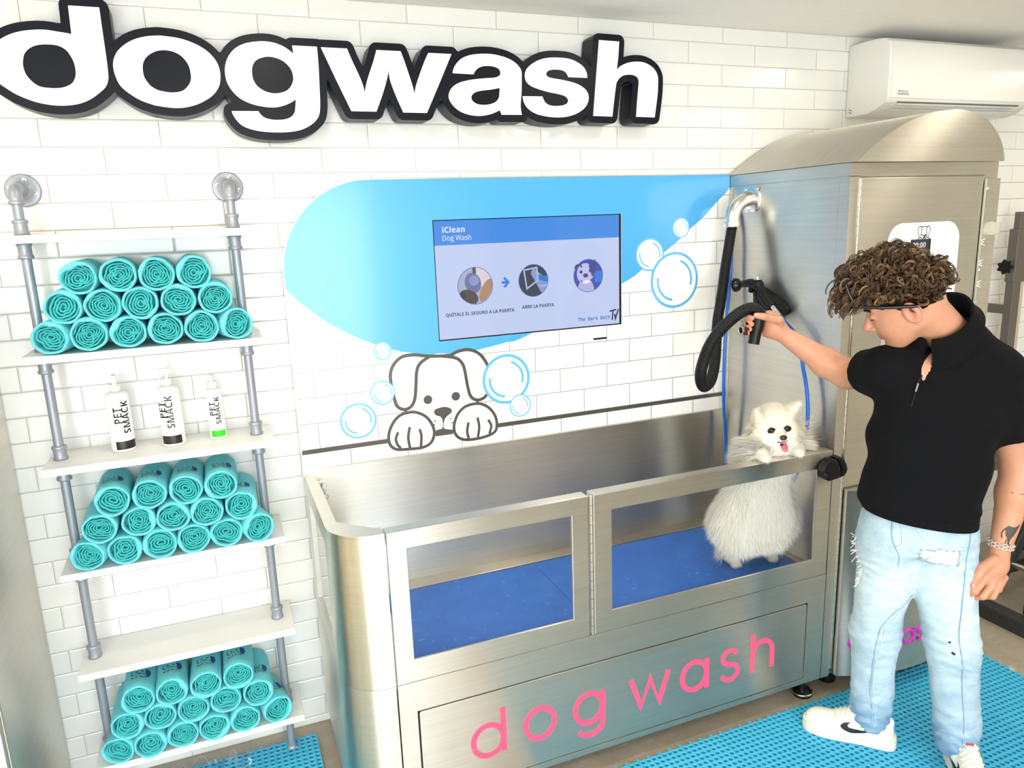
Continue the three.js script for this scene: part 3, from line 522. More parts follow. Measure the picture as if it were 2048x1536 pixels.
  { const p = sg.attributes.position, uv = sg.attributes.uv; for (let i = 0; i < p.count; i++) uv.setXY(i, (p.getX(i) - 1.822) / 0.33, (p.getY(i) - 1.04) / 0.642); }
  const sticker = part('control_sticker', put(sg, 0, 0, Z1 + 0.0036), std({ map: stTex, roughness: 0.35 }), door, 'white rounded control panel');
  const dTex = canvas(256, 192, (c) => { c.fillStyle = '#1d2333'; c.fillRect(0, 0, 256, 192); c.fillStyle = '#f3f6fb'; c.font = 'bold 74px sans-serif'; c.fillText('00:00', 18, 78); c.fillStyle = '#53658f'; c.fillRect(16, 104, 200, 26); c.fillStyle = '#8392b5'; c.fillRect(16, 112, 200, 7); c.fillStyle = '#3a4256'; c.fillRect(0, 144, 256, 48); c.fillStyle = '#9aa5bb'; c.fillRect(80, 160, 60, 10); });
  part('timer_display', boxUVscreen(1.928, 2.013, 1.562, 1.625, Z1 + 0.0046), phys({ color: lin(0.01, 0.01, 0.012), roughness: 0.1, emissive: lin(1, 1, 1), emissiveMap: dTex, emissiveIntensity: 0.8 }), sticker);
  part('display_frame', boxUV(extZ(rectPts(1.926, 2.016, 1.559, 1.627), Z1 + 0.0037, Z1 + 0.0056, [rectPts(1.928, 2.012, 1.563, 1.6255)])), M.black, sticker);
  // air outlet: flange, elbow and collar
  const fl = part('outlet_flange', extX([...roundRect(0.106, 0.204, 1.735, 1.824, 0.03, 6)], X0 - 0.005, X0 + 0.002, [], 0.001), M.steelTube, cab);
  for (const [z, y] of [[0.128, 1.817], [0.196, 1.817], [0.155, 1.740], [0.112, 1.79]]) part('bolt', put(new THREE.SphereGeometry(0.0062, 12, 8).scale(0.7, 1, 1), X0 - 0.006, y, z), M.chrome, fl);
  part('elbow_pipe', tube([[X0, 1.784, 0.156], [1.636, 1.7835, 0.156], [1.612, 1.777, 0.1557], [1.588, 1.762, 0.1555], [1.575, 1.742, 0.155], [1.569, 1.720, 0.155], [1.568, 1.697, 0.155]], 0.0275, 40, 24), M.steelTube, fl);
  part('pipe_collar', put(lathe([[0.0275, 0.022], [0.031, 0.02], [0.0315, 0.002], [0.03, 0], [0.026, 0]], 28), 1.568, 1.684, 0.155), M.steelTube, fl);
  // water port
  const wp = part('water_port', extX([[0.052, 1.262], [0.150, 1.268], [0.156, 1.318], [0.085, 1.33], [0.052, 1.30]], X0 - 0.003, X0 + 0.002), M.steel, cab);
  part('port_ring', put(new THREE.TorusGeometry(0.0145, 0.003, 10, 26).rotateY(Math.PI / 2), X0 - 0.006, 1.289, 0.129), M.chrome, wp);
  part('dark_port_hole', put(cyl(0.0135, 0.006, 22).rotateZ(Math.PI / 2), X0 - 0.004, 1.289, 0.129), M.blackRubber, wp);  // black disc painted in for the shade inside the open port
  for (const [x, z] of [[1.75, 0.55], [2.25, 0.55], [1.75, 0.12], [2.25, 0.12]]) part('foot', put(lathe([[0, 0], [0.032, 0], [0.032, 0.01], [0.012, 0.018], [0.012, 0.072]], 18), x, 0, z), M.black, cab);
}

// ------------------------------------------------------------------ the big sign
{
  const sign = thing('wall_sign', 'large white letters with thick black outline reading dogwash on the tiled wall', 'sign');
  const shapes = {}; for (const k of Object.keys(LETTERS)) shapes[k] = LETTERS[k].map((a) => outline(a));
  // signed distance to the letters on a grid, its contour 22 mm out is the black box body
  const h = 0.005, ox = -0.93, oy = 1.88, nx = 460, ny = 132, D = new Float32Array(nx * ny);
  const segs = []; for (const k in shapes) { const s = shapes[k][0]; for (let i = 0; i < s.length; i++) segs.push([...s[i], ...s[(i + 1) % s.length]]); }
  const inside = (x, y, s) => { let c = false; for (let i = 0, j = s.length - 1; i < s.length; j = i++) if ((s[i][1] > y) !== (s[j][1] > y) && x < (s[j][0] - s[i][0]) * (y - s[i][1]) / (s[j][1] - s[i][1]) + s[i][0]) c = !c; return c; };
  D.fill(1);
  const reach = 0.06;
  for (const [ax, ay, bx, by] of segs) {
    const i0 = Math.max(0, Math.floor((Math.min(ax, bx) - reach - ox) / h)), i1 = Math.min(nx - 1, Math.ceil((Math.max(ax, bx) + reach - ox) / h)), j0 = Math.max(0, Math.floor((Math.min(ay, by) - reach - oy) / h)), j1 = Math.min(ny - 1, Math.ceil((Math.max(ay, by) + reach - oy) / h));
    const dx = bx - ax, dy = by - ay, l2 = dx * dx + dy * dy || 1e-12;
    for (let j = j0; j <= j1; j++) for (let i = i0; i <= i1; i++) { const x = ox + i * h - ax, y = oy + j * h - ay, t = Math.max(0, Math.min(1, (x * dx + y * dy) / l2)), d = Math.hypot(x - t * dx, y - t * dy); if (d < D[j * nx + i]) D[j * nx + i] = d; }
  }
  for (let j = 0; j < ny; j++) for (let i = 0; i < nx; i++) for (const k in shapes) if (inside(ox + i * h, oy + j * h, shapes[k][0])) { D[j * nx + i] *= -1; break; }
  // marching squares
  const iso = 0.022, next = new Map(), pt = new Map();
  const key = (i, j, e) => (j * nx + i) * 2 + e;           // e 0: edge to the right, 1: edge up
  const onEdge = (i, j, e) => { const k = key(i, j, e); if (!pt.has(k)) { const a = D[j * nx + i] - iso, b = (e ? D[(j + 1) * nx + i] : D[j * nx + i + 1]) - iso, t = a / (a - b); pt.set(k, [ox + (i + (e ? 0 : t)) * h, oy + (j + (e ? t : 0)) * h]); } return k; };
  for (let j = 0; j < ny - 1; j++) for (let i = 0; i < nx - 1; i++) {
    const s = [D[j * nx + i], D[j * nx + i + 1], D[(j + 1) * nx + i + 1], D[(j + 1) * nx + i]].map((d) => (d < iso ? 1 : 0)), c = s[0] | s[1] << 1 | s[2] << 2 | s[3] << 3;
    if (c === 0 || c === 15) continue;
    const B = () => onEdge(i, j, 0), R = () => onEdge(i + 1, j, 1), T = () => onEdge(i, j + 1, 0), L = () => onEdge(i, j, 1);
    const add = (a, b) => next.set(a, b);
    ({ 1: () => add(B(), L()), 2: () => add(R(), B()), 3: () => add(R(), L()), 4: () => add(T(), R()), 5: () => { add(B(), R()); add(T(), L()); }, 6: () => add(T(), B()), 7: () => add(T(), L()), 8: () => add(L(), T()), 9: () => add(B(), T()), 10: () => { add(R(), T()); add(L(), B()); }, 11: () => add(R(), T()), 12: () => add(L(), R()), 13: () => add(B(), R()), 14: () => add(L(), B()) })[c]();
  }
  const loops = [];
  while (next.size) { const s0 = next.keys().next().value, loop = []; let k = s0; while (next.has(k)) { loop.push(pt.get(k)); const n = next.get(k); next.delete(k); k = n; } if (loop.length > 20) loops.push(loop); }
  const area = (l) => l.reduce((a, p, i) => { const q = l[(i + 1) % l.length]; return a + p[0] * q[1] - q[0] * p[1]; }, 0) / 2;
  const big = loops.filter((l) => Math.abs(area(l)) > 0.004).sort((a, b) => Math.abs(area(b)) - Math.abs(area(a)));
  // keep the outer outline; counters are closed by the black body
  const keep = big.filter((l, i) => !big.some((m, k) => k < i && inside(l[0][0], l[0][1], m)));
  const signBlack = phys({ color: lin(0.007, 0.008, 0.014), roughness: 0.35, specularIntensity: 0.3 });
  part('black_body', merge(keep.map((l) => extZ(l, 0.012, 0.088))), signBlack, sign);
  const acr = phys({ color: lin(0.86, 0.87, 0.88), roughness: 0.12 });
  for (const k of 'dogwash') part(`letter_${k}`, extZ(poly(shapes[k][0]), 0.0875, 0.0915, shapes[k].slice(1)), acr, sign, `white acrylic letter ${k}`);
}

// ------------------------------------------------------------------ pipe shelf
const SHELF = { x: [-0.727, -0.120], px: [-0.693, -0.165], z: 0.106, tops: [1.743, 1.430, 1.120, 0.810, 0.497, 0.185] };
{
  const unit = thing('pipe_shelf', 'six tier white board shelf on grey iron pipes fixed to the tiled wall', 'shelf');
  for (const t of SHELF.tops) part('board', rbox(SHELF.x[0], SHELF.x[1], t - 0.021, t, 0.003, 0.203, 0.0018), M.board, unit);
  const coup = lathe([[0.0125, 0], [0.0185, 0], [0.0190, 0.006], [0.0168, 0.009], [0.0166, 0.030], [0.0195, 0.032], [0.0195, 0.039], [0.0165, 0.041], [0.0125, 0.041]], 24);
  const flangeG = merge([lathe([[0, 0], [0.044, 0], [0.0445, 0.004], [0.040, 0.006], [0.022, 0.007], [0.020, 0.017], [0, 0.017]], 36).rotateX(Math.PI / 2)]);
  for (const x of SHELF.px) {
    const fl = part('wall_flange', flangeG, M.pipe, unit); fl.position.set(x, 1.8635, 0.001);
    for (let k = 0; k < 4; k++) { const a = Math.PI / 4 * (2 * k) + 0.25; const sc = part('screw', lathe([[0, 0.002], [0.0055, 0.001], [0.006, 0]], 12).rotateX(Math.PI / 2), M.chrome, fl); sc.position.set(0.031 * Math.sin(a), 0.031 * Math.cos(a), 0.0065); }
    part('elbow', merge([tube([[x, 1.8635, 0.016], [x, 1.8635, 0.075], [x, 1.861, 0.092], [x, 1.853, 0.102], [x, 1.838, 0.106], [x, 1.826, 0.106]], 0.0165, 30, 18), put(lathe([[0.0165, 0], [0.0195, 0.001], [0.0195, 0.009], [0.0165, 0.011]], 20), x, 1.822, 0.106), put(lathe([[0.0165, 0], [0.0195, 0.001], [0.0195, 0.009], [0.0165, 0.011]], 20).rotateX(Math.PI / 2), x, 1.8635, 0.05)]), M.pipe, unit);
    const spans = [1.826, ...SHELF.tops.flatMap((t) => [t, t - 0.021]), 0.0];
    for (let i = 0; i < spans.length; i += 2) part('pipe', bar(V(x, spans[i], 0.106), V(x, spans[i + 1] + 0.0005, 0.106), 0.0125, 22), M.pipe, unit);
    for (const t of SHELF.tops) { const c = part('coupling', coup, M.pipe, unit); c.position.set(x, t, 0.106); const d = part('coupling', coup, M.pipe, unit); d.position.set(x, t - 0.021, 0.106); d.rotation.x = Math.PI; }
    part('foot_cap', put(lathe([[0, 0], [0.018, 0], [0.0185, 0.012], [0.016, 0.02], [0.0125, 0.022]], 20), x, 0.0, 0.106), M.pipe, unit);
  }
}

// ------------------------------------------------------------------ rolled towels
const fuzz = dataTex(256, 256, (u, v) => { const n = pn(u, v, 128, 128, 51) * 0.5 + pn(u, v, 60, 60, 52) * 0.3 + pn(u, v, 20, 20, 53) * 0.2; return [n, n, n]; }, false); fuzz.repeat.set(8, 8);
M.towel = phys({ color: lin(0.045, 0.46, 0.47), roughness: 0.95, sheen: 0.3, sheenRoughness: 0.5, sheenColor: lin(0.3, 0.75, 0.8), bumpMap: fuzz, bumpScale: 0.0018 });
M.towelWrap = phys({ color: lin(0.16, 0.66, 0.74), roughness: 0.95, sheen: 0.4, sheenRoughness: 0.5, sheenColor: lin(0.3, 0.75, 0.85), bumpMap: fuzz, bumpScale: 0.0022 });
{
  const LEN = 0.196, VAR = 9, inner = [], wraps = [];
  for (let v = 0; v < VAR; v++) {
    // inner spiral of folded cloth: ribbon with a rounded lip, squeezed and dented
    const turns = rr(4.4, 5.6), R = 0.0375, r0 = 0.004, N = 190, th = (R - r0) / turns, half = th * 0.37;
    const ph = [rr(0, 6.3), rr(0, 6.3), rr(0, 6.3)], am = [rr(0.06, 0.2), rr(0.03, 0.10), rr(0.02, 0.06)], dent = rr(0, 6.3), dd = rr(0.0, 0.4), rot = rr(0, 6.3);
    const pos = [], idx = [];
    const centre = (s) => {
      const a = s * turns * 2 * Math.PI, r = r0 + (R - r0) * s, q = a + rot, free = 1 - Math.pow(s, 3) * 0.8;
      let k = 1 + free * (am[0] * Math.sin(2 * q + ph[0]) + am[1] * Math.sin(3 * q + ph[1]) + am[2] * Math.sin(7 * q + ph[2] + 9 * s));
      const dq = Math.atan2(Math.sin(q - dent), Math.cos(q - dent)); k -= dd * free * Math.exp(-dq * dq * 9);
      return [r * k * Math.cos(q), r * k * Math.sin(q)];
    };
    const front = (s) => -0.012 * Math.pow(1 - s, 0.8) - 0.006 + 0.002 * Math.sin(s * 40 + ph[1]);
    const rows = [];
    for (let i = 0; i <= N; i++) {
      const s = i / N, c = centre(s), d = centre(Math.min(1, s + 0.002)), e = centre(Math.max(0, s - 0.002)), tx = d[0] - e[0], ty = d[1] - e[1], l = Math.hypot(tx, ty) || 1, nx = ty / l, ny = -tx / l, f = front(s), w = half * (i === 0 || i === N ? 0.2 : 1);
      const ring = [[-w, -0.03], [-w, -0.0025], [-w * 0.75, -0.0006], [0, 0], [w * 0.75, -0.0006], [w, -0.0025], [w, -0.03]].map(([o, z]) => { pos.push(c[0] + nx * o, c[1] + ny * o, f + z); return pos.length / 3 - 1; });
      rows.push(ring);
    }
    for (let i = 0; i < N; i++) for (let k = 0; k < 6; k++) idx.push(rows[i][k], rows[i][k + 1], rows[i + 1][k + 1], rows[i][k], rows[i + 1][k + 1], rows[i + 1][k]);
    // back plug closing the roll behind the recessed spiral
    const g = new THREE.BufferGeometry(); g.setAttribute('position', new THREE.Float32BufferAttribute(pos, 3)); g.setIndex(idx); g.computeVertexNormals();
    const plug = new THREE.CircleGeometry(0.04, 24).translate(0, 0, -0.034);
    const q = merge([g, plug]); { const p = q.attributes.position, uv = q.attributes.uv; for (let i = 0; i < p.count; i++) uv.setXY(i, p.getX(i) + p.getZ(i) * 0.3, p.getY(i)); }
    inner.push(q);
    // outer wrap: soft sleeve turned in over the front end, with a tucked pucker on one side
    const M1 = 56, prof = [[0.0385, -0.030], [0.0385, -0.008], [0.0392, -0.0015], [0.0425, 0.0012], [0.0450, -0.002], [0.0462, -0.010], [0.0465, -0.03], [0.0468, -0.08], [0.0465, -0.14], [0.0462, -LEN + 0.012], [0.044, -LEN + 0.003], [0.03, -LEN], [0, -LEN]];
    const tuck = rr(-0.6, 0.9) + (v % 2 ? Math.PI : 0), tw = rr(0.35, 0.7), ta = rr(0.1, 0.32), w1 = rr(0, 6.3), w2 = rr(0, 6.3), wp = [], wi = [], wu = [];
    for (let i = 0; i <= M1; i++) {
      const a = 2 * Math.PI * i / M1, dq = Math.atan2(Math.sin(a - tuck), Math.cos(a - tuck)), bump = Math.exp(-dq * dq / (tw * tw));
      prof.forEach(([r, z], k) => {
        const fr = smooth01((z + 0.05) / 0.05), infold = k < 4 ? 1 - ta * bump * (k < 3 ? 1 : 0.4) : 1;
        const lump = 1 + 0.02 * Math.sin(3 * a + w1 + z * 14) + 0.012 * Math.sin(7 * a + w2 + z * 30) + 0.010 * Math.sin(17 * a + z * 60) * bump * fr;
        const R2 = r * infold * lump * (k > 11 ? 1 : 1);
        wp.push(R2 * Math.cos(a), R2 * Math.sin(a) * 0.985, z + 0.004 * bump * fr * (k > 1 && k < 6 ? 1 : 0)); wu.push(a * 0.045, z + r * 0.2);
      });
    }
    const n = prof.length; for (let i = 0; i < M1; i++) for (let k = 0; k < n - 1; k++) { const A = i * n + k, B = A + n; wi.push(A, B, B + 1, A, B + 1, A + 1); }
    const wg = new THREE.BufferGeometry(); wg.setAttribute('position', new THREE.Float32BufferAttribute(wp, 3)); wg.setAttribute('uv', new THREE.Float32BufferAttribute(wu, 2)); wg.setIndex(wi.reverse()); wg.computeVertexNormals();
    wraps.push(wg);
  }
  // embroidered puppy lying round the top of the roll: ink lines, blue bubble patch, yellow thread
  const rib = (pts, w, col, out) => { for (let i = 0; i < pts.length - 1; i++) { const [a, b] = pts[i], [c, d] = pts[i + 1], l = Math.hypot(c - a, d - b) || 1, nx = -(d - b) / l * w, ny = (c - a) / l * w; const S = (u, v) => { const t = Math.PI / 2 - u / 0.047; return [0.0484 * Math.cos(t), 0.0478 * Math.sin(t), v]; }; for (const q of [[a + nx, b + ny], [c + nx, d + ny], [c - nx, d - ny], [a + nx, b + ny], [c - nx, d - ny], [a - nx, b - ny]]) { out.p.push(...S(...q)); out.c.push(...col); } } };
  const em = { p: [], c: [] }, K = [0.01, 0.015, 0.03], Bl = [0.01, 0.06, 0.30], Ye = [0.55, 0.42, 0.02];
  const cz = -0.072, arc = (x, y, r, a0, a1, n = 8) => Array.from({ length: n + 1 }, (_, i) => { const t = a0 + (a1 - a0) * i / n; return [x + r * Math.cos(t), y + r * Math.sin(t)]; });
  for (let k = 0; k < 9; k++) rib([[0.021 - k * 0.0005, cz + 0.016 - k * 0.004], [0.034 - Math.abs(k - 4) * 0.0011, cz + 0.016 - k * 0.004]], 0.0021, Bl, em);
  rib([[-0.02, cz - 0.02], [-0.022, cz], [-0.014, cz + 0.01], [-0.006, cz + 0.004], [0.006, cz + 0.004], [0.016, cz + 0.01], [0.022, cz], [0.018, cz - 0.02]], 0.0011, K, em);
  rib(arc(-0.012, cz + 0.014, 0.009, Math.PI, 0), 0.0011, K, em); rib(arc(0.012, cz + 0.014, 0.009, Math.PI, 0), 0.0011, K, em);
  rib(arc(-0.008, cz - 0.008, 0.0022, 0, 6.3), 0.0012, K, em); rib(arc(0.008, cz - 0.008, 0.0022, 0, 6.3), 0.0012, K, em); rib([[-0.002, cz + 0.002], [0.002, cz + 0.002]], 0.0016, K, em);
  for (let k = -4; k < 5; k++) rib([[k * 0.0062, cz + 0.030], [k * 0.0062 + 0.0034, cz + 0.030]], 0.0018, Ye, em);
  for (let k = -4; k < 5; k++) rib([[k * 0.006, cz + 0.0225], [k * 0.006 + 0.002, cz + 0.0245]], 0.0008, K, em);
  const eg = new THREE.BufferGeometry(); eg.setAttribute('position', new THREE.Float32BufferAttribute(em.p, 3)); eg.setAttribute('color', new THREE.Float32BufferAttribute(em.c, 3)); eg.computeVertexNormals();
  const thread = std({ vertexColors: true, roughness: 0.7, side: THREE.DoubleSide });

  const rows = [
    { y: 1.430, name: 'uppermost towel shelf', r: [[-0.654, -0.561, -0.467, -0.374, -0.281, -0.186], [-0.612, -0.519, -0.427, -0.332, -0.236], [-0.567, -0.471, -0.378, -0.283]], z: 0.206 },
    { y: 0.810, name: 'middle towel shelf', r: [[-0.652, -0.556, -0.464, -0.374, -0.283, -0.190], [-0.610, -0.510, -0.420, -0.330, -0.234], [-0.569, -0.474, -0.378, -0.283]], z: 0.212 },
    { y: 0.185, name: 'lowest towel shelf', r: [[-0.658, -0.568, -0.478, -0.388, -0.298, -0.196], [-0.622, -0.532, -0.440, -0.346, -0.250], [-0.584, -0.491, -0.396, -0.302]], z: 0.214 },
  ];
  const rowName = ['bottom', 'middle', 'top'], ord = { 4: ['leftmost', 'second', 'third', 'rightmost'], 5: ['leftmost', 'second', 'centre', 'fourth', 'rightmost'], 6: ['leftmost', 'second', 'third', 'fourth', 'fifth', 'rightmost'] };
  let n = 0;
  rows.forEach((s, si) => s.r.forEach((xs, ri) => xs.forEach((x, i) => {
    const v = (n * 4 + si) % VAR; n++;
    const o = thing('rolled_towel', `turquoise rolled towel, ${ord[xs.length][i]} in the ${rowName[ri]} row on the ${s.name}`, 'towel', [x, s.y + 0.0465 + ri * 0.0755 + rr(-0.002, 0.002), s.z + rr(-0.006, 0.006) - (ri ? 0.002 : 0)], 'rolled turquoise towels on the pipe shelf');
    const turn = new THREE.Group(); // no extra level: rotation is set on the parts' thing itself
    o.rotation.set(0, xs.length === 6 && i === 0 ? -0.2 : xs.length === 6 && i === 5 ? 0.24 : rr(-0.04, 0.04), 0);
    const roll = rr(-0.9, 0.9) + (n % 3 === 0 ? 2.4 : 0), sq = rr(0.95, 1.0);
    const a = part('folded_end', inner[v], M.towel, o), b = part('outer_wrap', wraps[v], M.towelWrap, o);
    a.rotation.z = roll; b.rotation.z = roll; o.scale.set(1.0, sq, 1);
    if (ri === 2 && si > 0 || (ri > 0 && i === xs.length - 1 && si > 0) || (ri === 0 && si === 2 && i === 5)) part('embroidery', eg, thread, o, 'dark stitched puppy with yellow lettering').rotation.z = rr(-0.15, 0.15) + (i === xs.length - 1 && ri < 2 ? 0.0 : 0.0);
  })));
}

// ------------------------------------------------------------------ spray bottles on the third board
{
  const y = SHELF.tops[2];
  const label = (w, kind) => canvas(1024, 512, (c, W, H) => {      // u runs round the bottle, v up
    c.fillStyle = '#f6f6f4'; c.fillRect(0, 0, W, H);
    c.save(); c.translate(W * w, 0);
    c.fillStyle = '#101010';
    c.scale(1.0, 1); c.save(); c.translate(-22, 300); c.rotate(-Math.PI / 2); c.font = 'bold 100px sans-serif'; c.scale(0.86, 1.6); c.fillText('PET', 40, 0); c.restore();
    c.save(); c.translate(84, 352); c.rotate(-Math.PI / 2); c.font = 'bold 96px sans-serif'; c.scale(0.88, 1.55); c.fillText('SMACK', 0, 0); c.restore();
    c.fillStyle = kind === 2 ? '#4ccf2a' : '#8a7a6a'; c.beginPath(); c.ellipse(62, 232, 10, 30, -0.3, 0, 7); c.fill();
    c.fillStyle = kind === 2 ? '#222' : '#9a9a9a'; c.font = '17px sans-serif';
    ['NATURAL', 'COLONIA', 'BRILLO', 'SUAVE'].forEach((t, i) => c.fillText(t, -110, 322 + i * 18));
    if (kind === 0) { c.fillStyle = '#9b9b98'; c.font = '34px sans-serif'; c.fillText('Body Fragrance', -92, 398); }
    if (kind === 1) { c.fillStyle = '#6a6a68'; c.font = '36px sans-serif'; c.fillText('Lilly', -66, 392); c.font = '15px sans-serif'; c.fillText('Suavidad y frescor', -66, 412); c.fillText('aroma', 90, 318); }
    if (kind === 2) { c.fillStyle = '#6cd24c'; c.font = '20px sans-serif'; ['100%', 'Natural'].forEach((t, i) => c.fillText(t, -96, 90 + i * 24)); c.fillStyle = '#333'; c.font = '16px sans-serif'; c.fillText('spray  antiolor', -80, 398); }
    c.fillStyle = kind === 2 ? '#35cf17' : '#161310'; c.fillRect(-160, 415, 330, kind === 2 ? 66 : 72);
    c.fillStyle = kind === 2 ? '#176b08' : '#4a4238'; for (let i = 0; i < 3; i++) c.fillRect(-136, 428 + i * 16, 190 - 30 * i, 3);
    c.restore();
  });
  const spec = [
    { x: -0.533, z: 0.09, R: 0.0318, H: 0.174, cap: 1.0, turn: 0.46, trig: 0.1, kind: 0, text: 'tall white spray bottle with black block label and grey script, left of three' },
    { x: -0.397, z: 0.10, R: 0.0315, H: 0.178, cap: 1.0, turn: -0.22, trig: -1.4, kind: 1, text: 'white spray bottle with its trigger pointing left, middle of three' },
    { x: -0.274, z: 0.095, R: 0.0232, H: 0.154, cap: 0.85, turn: 0.06, trig: -0.15, kind: 2, text: 'slim white spray bottle with a bright green label block' },
  ];
  for (const s of spec) {
    const o = thing('spray_bottle', s.text, 'bottle', [s.x, y, s.z], 'spray bottles on the pipe shelf');
    const R = s.R, H = s.H, g = lathe([[0, 0], [R * 0.9, 0], [R * 0.98, 0.003], [R, 0.008], [R, H - 0.012], [R * 0.97, H - 0.006], [R * 0.85, H - 0.002], [R * 0.5, H + 0.002], [0, H + 0.002]], 40);
    { const p = g.attributes.position, uv = g.attributes.uv; for (let i = 0; i < p.count; i++) { const a = Math.atan2(p.getX(i), p.getZ(i)); uv.setXY(i, uv.getX(i), p.getY(i) / H); } }
    const body = part('body', g, phys({ map: label(0.5, s.kind), roughness: 0.32 }), o);
    body.rotation.y = Math.PI + s.turn;                            // text towards the room
    const k = s.cap;
    part('collar', put(lathe([[0, 0], [0.0148 * k, 0], [0.0150 * k, 0.004], [0.0142 * k, 0.020], [0.013 * k, 0.0225], [0, 0.0225]], 30), 0, H + 0.002, 0), M.whitePlastic, o);
    const head = new THREE.Group();
    const side = [[-0.004, 0.022], [0.006, 0.022], [0.0065, 0.036], [0.012, 0.037], [0.016, 0.044], [0.012, 0.051], [-0.008, 0.0535], [-0.019, 0.051], [-0.0195, 0.044], [-0.012, 0.043], [-0.005, 0.040]].map(([a, b]) => [a * k, b * k + H]);
    const sp = part('sprayer_head', boxUV(extZ(side, -0.0065 * k, 0.0065 * k, [], 0.0015)), M.whitePlastic, o);
    const lever = [[-0.011, 0.045], [-0.007, 0.043], [-0.012, 0.030], [-0.021, 0.018], [-0.0245, 0.0135], [-0.0225, 0.019], [-0.016, 0.032]].map(([a, b]) => [a * k, b * k + H]);
    const lv = part('trigger', boxUV(extZ(lever, -0.0048 * k, 0.0048 * k, [], 0.001)), M.whitePlastic, o);
    part('nozzle', put(cyl(0.0042 * k, 0.008, 14).rotateZ(Math.PI / 2), -0.0215 * k, 0.0475 * k + H, 0), M.whitePlastic, sp);
    const ang = s.kind === 1 ? 0.25 : Math.PI / 2 + s.trig;
    sp.rotation.y = ang; lv.rotation.y = ang;
  }
}

// ------------------------------------------------------------------ air conditioner
{
  const x0 = 2.238, x1 = 3.05, ac = thing('air_conditioner', 'white split air conditioner mounted high on the wall above the cabinet', 'air conditioner');
  const prof = [[0.002, 2.098], [0.002, 2.372], [0.07, 2.374], [0.14, 2.372], [0.178, 2.366], [0.197, 2.352], [0.203, 2.33], [0.206, 2.24], [0.205, 2.146], [0.196, 2.132], [0.15, 2.108], [0.11, 2.098]];
  part('casing', boxUV(toCreasedNormals(extX(prof, x0, x1, [], 0.006), 0.6)), M.whitePlastic, ac);
  part('front_panel', boxUV(toCreasedNormals(extX([[0.198, 2.352], [0.2065, 2.33], [0.2095, 2.24], [0.2085, 2.147], [0.200, 2.145], [0.196, 2.3]], x0 + 0.012, x1 - 0.012), 0.6)), M.whitePlastic, ac);
  const lou = part('outlet', extX([[0.200, 2.134], [0.152, 2.1095], [0.149, 2.113], [0.196, 2.139]], x0 + 0.06, x1 - 0.06), std({ color: lin(0.2, 0.2, 0.2), roughness: 0.6 }), ac);
  for (let i = 0; i < 3; i++) part('louver', extX([[0.158 + i * 0.015, 2.1095 + i * 0.0077], [0.168 + i * 0.015, 2.1085 + i * 0.0077], [0.168 + i * 0.015, 2.110 + i * 0.0077], [0.158 + i * 0.015, 2.111 + i * 0.0077]], x0 + 0.062, x1 - 0.062), M.whitePlastic, lou);
  for (let i = 0; i < 18; i++) { const x = x0 + 0.09 + i * 0.037; part('vane', extX([[0.197, 2.134], [0.154, 2.1125], [0.154, 2.1155], [0.197, 2.137]], x, x + 0.002), M.whitePlastic, lou); }
  const lt = canvas(256, 96, (c, W, H) => { c.fillStyle = '#f4f4f2'; c.fillRect(0, 0, W, H); c.fillStyle = '#3a3a3c'; c.font = 'italic bold 56px sans-serif'; c.fillText('McQuay', 8, 56); c.fillStyle = '#8a8a8c'; c.fillRect(8, 68, 236, 20); });
  part('name_badge', boxUVscreen(2.283, 2.347, 2.156, 2.180, 0.2097), std({ map: lt, roughness: 0.4 }), ac);
  part('side_mark', merge([bar(V(x0 - 0.0005, 2.128, 0.02), V(x0 - 0.0005, 2.122, 0.034), 0.0012, 6), bar(V(x0 - 0.0005, 2.118, 0.02), V(x0 - 0.0005, 2.112, 0.034), 0.0012, 6)]), M.black, ac);
}

// ------------------------------------------------------------------ steel cabinet at the left edge
{
  const o = thing('steel_cabinet', 'plain brushed steel cabinet at the left edge of the picture beside the towel shelf', 'cabinet');
  part('carcass', rbox(-1.46, -0.832, 0.06, 1.62, 0.004, 0.496, 0.004), M.steel, o);
  part('front_door', rbox(-1.455, -0.837, 0.08, 1.60, 0.497, 0.512, 0.003), M.steel, o);
  part('door_handle', merge([bar(V(-0.9, 0.75, 0.54), V(-0.9, 1.0, 0.54), 0.007), bar(V(-0.9, 0.78, 0.512), V(-0.9, 0.78, 0.54), 0.005), bar(V(-0.9, 0.97, 0.512), V(-0.9, 0.97, 0.54), 0.005)]), M.chrome, o);
  for (const [x, z] of [[-1.4, 0.06], [-0.89, 0.06], [-1.4, 0.44], [-0.89, 0.44]]) part('foot', put(cyl(0.02, 0.06, 14), x, 0.03, z), M.black, o);
}

